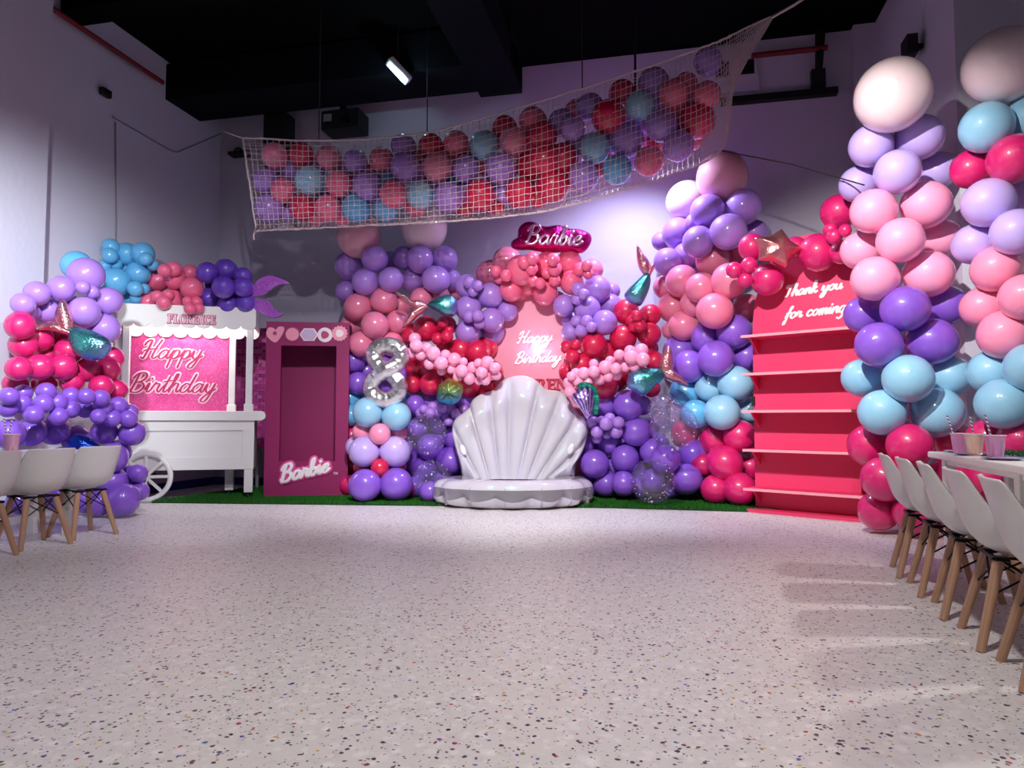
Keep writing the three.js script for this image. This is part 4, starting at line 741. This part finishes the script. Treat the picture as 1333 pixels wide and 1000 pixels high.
{
  const T = [[316, 179], [400, 183], [480, 181], [560, 172], [640, 151], [720, 127], [800, 102], [870, 78], [935, 54], [972, 36], [1003, 22]];
  const Bt = [[333, 300], [400, 297], [480, 293], [560, 289], [640, 283], [720, 272], [800, 250], [870, 228], [938, 194], [955, 112], [1003, 25]];
  const ct = new THREE.CatmullRomCurve3(T.map(p => V(p[0], p[1], 0)), false, 'catmullrom', .5), cb = new THREE.CatmullRomCurve3(Bt.map(p => V(p[0], p[1], 0)), false, 'catmullrom', .5);
  const NC = 108, front = 17, under = 6, back = 12, rows = front + under + back;
  const grid = [];
  for (let i = 0; i <= NC; i++) {
    const s = i / NC, a = ct.getPoint(s), b = cb.getPoint(s), L = [], close = Math.max(0, (s - .83) / .17), w = .26 * (1 - close);
    for (let j = 0; j <= rows; j++) {
      let px, py, dd; const jit = () => rr(-.7, .7) * (1 - close * .7);
      if (j <= front) { const v = j / front; px = a.x + (b.x - a.x) * v; py = a.y + (b.y - a.y) * v; dd = -w * (.25 + .75 * Math.pow(Math.sin(Math.min(1, v * 1.35 + .12) * Math.PI / 2), .6)) + (v > .86 ? w * (v - .86) * 2 : 0); }
      else if (j <= front + under) { const v = (j - front) / under; px = b.x + 3 * v; py = b.y + Math.sin(v * Math.PI) * 3 - v * 4; dd = -w * (.72 - v * 1.72); }
      else { const v = (j - front - under) / back; px = b.x + 3 + (a.x - b.x - 3) * v; py = b.y - 4 + (a.y - b.y + 4) * v; dd = w * (1 - v * .9); }
      L.push(at(px + jit(), py + jit(), dNet(Math.min(px, 960)) + dd));
    }
    grid.push(L);
  }
  const lines = [...grid]; for (let j = 0; j <= rows; j++) lines.push(grid.map(L => L[j]));
  const net = thing('balloon_net', 'pale string net slung below the ceiling full of balloons', 'net');
  const m = obj('mesh', strands(lines, .0036), M.string, net); m.userData.kind = 'stuff';
  const top = grid.map(L => L[0]), btop = grid.map(L => L[rows]);
  obj('edge_rope', strands([top, btop], .011, 5), M.string, net); obj('edge_rope', strands([grid[0]], .009, 5), M.string, net);
  const ap = at(1004, 23, dNet(960)), far = at(1062, -12, dNet(960) - .1);
  obj('hanging_rope', strands([[ap, ap.clone().lerp(far, .5).add(V(0, -.01, 0)), far, far.clone().add(V(.4, TOP - far.y, .1))]], .014, 6), M.string, net);
  obj('hanging_rope', strands([[at(317, 180, dNet(317) - .05), at(303, 175, 8.3), at(290, 170, 9.2)], [at(333, 300, 7.8), at(330, 306, 7.8), at(331, 312, 7.82)]], .011, 5), M.string, net);
  const wl = []; for (const [px, py] of [[415, 182], [556, 172], [758, 115]]) { const p = at(px, py, dNet(px) + .1); wl.push([p, p.clone().lerp(p.clone().setY(TOP), .5), p.clone().setY(TOP)]); }
  obj('hanging_wire', strands(wl, .006, 4), M.wire, net);
}
// ---------------------------------------------------------------- foil balloons
const wrinkle = noiseTex(256, 0, 1, 10); wrinkle.repeat.set(7, 7);
const foil = (c, r = .16, more = {}) => new THREE.MeshStandardMaterial({ color: c, roughness: r, metalness: .92, bumpMap: wrinkle, bumpScale: .003, ...more });
const foilPaint = foil(0xffffff, .2, { vertexColors: true });
const mix = (a, b, t) => new THREE.Color(a).lerp(new THREE.Color(b), Math.max(0, Math.min(1, t)));
function foilPart(name, pts, c, d, thick, paint, mat, parent, origin, opt) {
  const k = d / FOCAL, o = smooth(pts.map(q => [(q[0] - origin[0]) * k, -(q[1] - origin[1]) * k]), 60);
  const P = paint ? (x, y, q) => paint(origin[0] + x / k, origin[1] - y / k, q) : null;
  return obj(name, pillow(o, [(c[0] - origin[0]) * k, -(c[1] - origin[1]) * k], thick, P, opt), mat, parent);
}
function tail(label, origin, d, body, bc, fins, teal) {
  const t = thing('mermaid_tail_balloon', label, 'foil balloon', at(origin[0], origin[1], d));
  foilPart('tail_body', body, bc, d, .11, teal, foilPaint, t, origin);
  for (const [pts, c] of fins) foilPart('tail_fin', pts, c, d, .065, (x, y, q) => mix('#e08896', '#ecb4b8', q), foilPaint, t, origin);
}
const tl = (x0, y0, x1, y1) => (x, y) => { const t = ((x - x0) * (x1 - x0) + (y - y0) * (y1 - y0)) / ((x1 - x0) ** 2 + (y1 - y0) ** 2); return t < .5 ? mix('#3c8c96', '#57c4b8', t * 2) : mix('#57c4b8', '#8aa6e0', t * 2 - 1); };
tail('teal and rose mermaid tail foil balloon above the left red band', [570, 398], dArch(560) - .42, [[557, 395], [566, 389], [580, 383], [592, 386], [596, 397], [592, 411], [580, 412], [568, 405], [558, 399]], [580, 398], [
  [[[558, 399], [548, 391], [537, 391], [526, 385], [515, 378], [521, 389], [530, 397], [541, 402], [552, 403]], [540, 396]],
  [[[556, 397], [545, 399], [536, 404], [530, 414], [523, 428], [535, 421], [544, 412], [552, 406]], [540, 408]]], tl(556, 395, 596, 400));
tail('teal and rose mermaid tail foil balloon standing upright above the right red band', [833, 375], dArch(833) - .25, [[838, 357], [845, 356], [847, 366], [843, 382], [834, 398], [824, 397], [813, 387], [816, 378], [828, 366]], [831, 380], [
  [[[839, 358], [832, 348], [829, 332], [830, 317], [837, 329], [845, 339], [847, 350], [846, 358]], [838, 344]],
  [[[841, 358], [843, 350], [849, 342], [853, 346], [849, 355], [846, 360]], [847, 350]]], tl(840, 356, 822, 396));
tail('teal and rose mermaid tail foil balloon below the right pink strand', [845, 492], dArch(845) - .42, [[860, 481], [848, 479], [828, 480], [818, 488], [816, 503], [826, 510], [838, 515], [852, 503], [864, 492]], [836, 496], [
  [[[860, 484], [859, 470], [864, 458], [871, 448], [876, 462], [877, 475], [873, 488], [866, 491]], [868, 474]],
  [[[860, 484], [868, 493], [880, 498], [896, 502], [889, 492], [880, 485], [872, 478], [864, 477]], [876, 489]]], tl(862, 484, 818, 498));
tail('teal and rose mermaid tail foil balloon on the left balloon pile', [112, 444], 6.55, [[92, 428], [104, 427], [124, 432], [142, 443], [144, 456], [132, 468], [114, 469], [100, 460], [91, 444]], [118, 448], [
  [[[92, 434], [94, 420], [90, 406], [82, 390], [74, 398], [71, 412], [76, 426], [84, 434]], [83, 414]],
  [[[94, 434], [80, 434], [62, 430], [40, 432], [52, 422], [66, 418], [82, 422], [90, 428]], [70, 427]]], tl(92, 432, 144, 456));
{ // shell shaped foils
  const a = thing('seashell_balloon', 'small green and gold seashell foil balloon left of the seat', 'foil balloon', at(585, 511, dArch(585) - .5)); const o = [585, 511];
  foilPart('shell', [[584, 492], [592, 495], [600, 498], [603, 506], [600, 518], [592, 526], [580, 528], [570, 524], [568, 514], [570, 502], [577, 497]], [584, 513], dArch(585) - .5, .1, (x, y) => y < 508 ? mix('#c8b45a', '#8aa66a', (y - 492) / 16) : mix('#8aa66a', '#3a8ab4', (y - 508) / 16), foilPaint, a, o, { rib: (x, y, q, u) => .8 + .2 * Math.abs(Math.cos(u * 22)) });
  const b = thing('seashell_balloon', 'purple ribbed seashell foil balloon with teal edge right of the seat', 'foil balloon', at(762, 522, dArch(762) - .5)), p = [762, 522], d = dArch(762) - .5;
  foilPart('shell', [[765, 546], [755, 532], [744, 518], [750, 508], [758, 503], [767, 503], [773, 510], [774, 524], [772, 538]], [762, 522], d, .08, (x, y) => { const a2 = Math.atan2(x - 766, 548 - y); return Math.sin(a2 * 40) > .45 ? mix('#e8d8f4', '#e8d8f4', 0) : mix('#5a3aa0', '#8a5ac8', (y - 500) / 40); }, foilPaint, b, p, { rings: 14 });
  const k = d / FOCAL, rimPts = [[752, 505], [758, 501], [766, 501.5], [773, 506], [776, 516], [776, 528], [775, 540]].map(q => V((q[0] - 762) * k, -(q[1] - 522) * k, .02));
  const rg = new THREE.TubeGeometry(new THREE.CatmullRomCurve3(rimPts), 60, .03, 10); { const P = rg.attributes.position; for (let i = 0; i < P.count; i++) P.setZ(i, P.getZ(i) * 1 + .006 * Math.sin((i / 11 | 0) * 1.6)); rg.computeVertexNormals(); }
  obj('edge_tube', rg, foil(0x3fb49a, .25), b);
}
{ // silver number
  const d = 7.9, p = thing('number_balloon', 'silver foil number eight balloon standing on the short column', 'foil balloon', at(503, 485, d)); p.rotation.z = -.07;
  const pts = []; for (let i = 0; i < 40; i++) { const a = i / 40 * 6.2832; const sx = .148, up = Math.cos(a) > 0; pts.push(V(Math.sin(2 * a) * sx * 1.0 * (up ? 1 : 1.02), Math.cos(a) * .285 + .0, .02 * Math.cos(a * 2 + 1.57))); }
  const P8 = smooth([[0, .02, .05], [.1, .085, .02], [.163, .19, 0], [.11, .285, 0], [0, .318, 0], [-.11, .285, 0], [-.163, .19, 0], [-.1, .085, 0], [0, .02, -.03], [.11, -.06, 0], [.17, -.17, 0], [.11, -.275, 0], [0, -.31, 0], [-.11, -.275, 0], [-.17, -.17, 0], [-.11, -.06, .02]], 160);
  const curve = new THREE.CatmullRomCurve3(P8.map(q => V(q[0], q[1], q[2])), true);
  const g = new THREE.TubeGeometry(curve, 220, .092, 16, true), P = g.attributes.position;
  for (let i = 0; i < P.count; i++) { const ring = i / 17 | 0; const f = curve.getPoint(ring / 220 % 1); const s = 1 + .018 * Math.sin(ring * .75); P.setXYZ(i, f.x + (P.getX(i) - f.x) * s, f.y + (P.getY(i) - f.y) * s, f.z + (P.getZ(i) - f.z) * s * .95); }
  g.computeVertexNormals(); obj('figure', g, foil(0xeeeef2, .1, { bumpScale: .002 }), p);
}
{ // cloud shaped foil with script on top of the arch
  const d = dArch(718) - .12, p = thing('logo_balloon', 'magenta cloud shaped foil balloon with silver script on top of the arch', 'foil balloon', at(718, 311, d)), o = [718, 311];
  foilPart('cloud', [[665, 322], [666, 314], [673, 309], [674, 298], [681, 290], [692, 288], [702, 293], [712, 295], [726, 293], [735, 295], [744, 298], [756, 299], [768, 304], [771, 312], [767, 322], [758, 330], [744, 328], [728, 329], [708, 329], [690, 326], [674, 326]], [716, 311], d, .15, null, foil(0xc01878, .14), p, o, { rings: 12, power: 3.2, rib: (x, y, q) => .85 + .15 * Math.cos(x * 14) });
  const f = fitWidth('Barbie', .66, .021, { thin: .7, slant: .25, depth: .8 }); obj('lettering', f.geo.rotateZ(-.03).translate(.02, -.1, .135), foil(0xdcbcd4, .25), p);
}
{ // rose star
  const d = dShelf(1010) - .35, p = thing('star_balloon', 'rose gold star foil balloon on the gift shelf top', 'foil balloon', at(1012, 325, d)), k = d / FOCAL;
  const tips = [[981, 310], [1017, 298], [1046, 325], [1022, 349], [987, 339]], c = [1011, 324], o = [];
  for (let i = 0; i < 5; i++) { const a = tips[i], b = tips[(i + 1) % 5], m = [(a[0] + b[0]) / 2 * .84 + c[0] * .16, (a[1] + b[1]) / 2 * .84 + c[1] * .16]; for (let t = 0; t < 6; t++) o.push([a[0] + (m[0] - a[0]) * t / 6, a[1] + (m[1] - a[1]) * t / 6]); for (let t = 0; t < 6; t++) o.push([m[0] + (b[0] - m[0]) * t / 6, m[1] + (b[1] - m[1]) * t / 6]); }
  obj('star', pillow(o.map(q => [(q[0] - 1012) * k, -(q[1] - 325) * k]).reverse(), [0, 0], .13, null, { rings: 10, power: 2.0 }), foil(0xe58e92, .3, { bumpScale: .0015 }), p);
}
{ const d = 6.6, p = thing('blue_foil_balloon', 'dark blue foil balloon lying in the purple pile by the left table', 'foil balloon', at(110, 578, d));
  foilPart('cushion', [[88, 580], [92, 570], [102, 565], [116, 570], [128, 580], [132, 588], [120, 591], [100, 590]], [108, 580], d, .09, null, foil(0x1c3fb0, .2), p, [110, 578]); }
// ---------------------------------------------------------------- clear bubbles
{
  const mat = new THREE.MeshPhysicalMaterial({ color: 0xf2ecfa, roughness: .02, transmission: .96, thickness: 0, ior: 1.45, clearcoat: 1, clearcoatRoughness: .02 });
  const speck = new THREE.IcosahedronGeometry(.0075, 0), sm = std(0xffffff, .2, .3);
  for (const [px, py, r, d, lab] of [[556, 565, 26.5, dArch(556) - .42, 'upper clear bubble balloon of the pair left of the seashell'], [562, 625, 26, dArch(562) - .45, 'lower clear bubble balloon of the pair left of the seashell'], [850, 626, 29, dArch(850) - .55, 'clear bubble balloon on the turf right of the seashell'], [865, 535, 22, dArch(865) - .4, 'smaller clear bubble balloon below the mermaid tail'], [877, 556, 31, dArch(877) - .55, 'large clear bubble balloon in front of the blue balloons']]) {
    let dd = d, R = r * dd / FOCAL, p = at(px, py, dd); while (p.y < R + .02) { dd -= .02; R = r * dd / FOCAL; p = at(px, py, dd); }
    const t = thing('bubble_balloon', lab, 'balloon', p);
    obj('bubble', new THREE.SphereGeometry(R, 40, 28), mat, t);
    const im = new THREE.InstancedMesh(speck, sm, 34), m4 = new THREE.Matrix4(); for (let i = 0; i < 34; i++) { const v = V(rr(-1, 1), rr(-1, 1), rr(-1, 1)).normalize().multiplyScalar(R * rr(.9, .97)); m4.makeTranslation(v.x, v.y, v.z); im.setMatrixAt(i, m4); } im.name = 'specks'; im.userData.kind = 'stuff'; shade(im); t.add(im);
    obj('knot', new THREE.SphereGeometry(.014, 10, 8).translate(0, -R * .97, -R * .3), M.paleText, t);
  }
}
renderer.render(scene, camera);
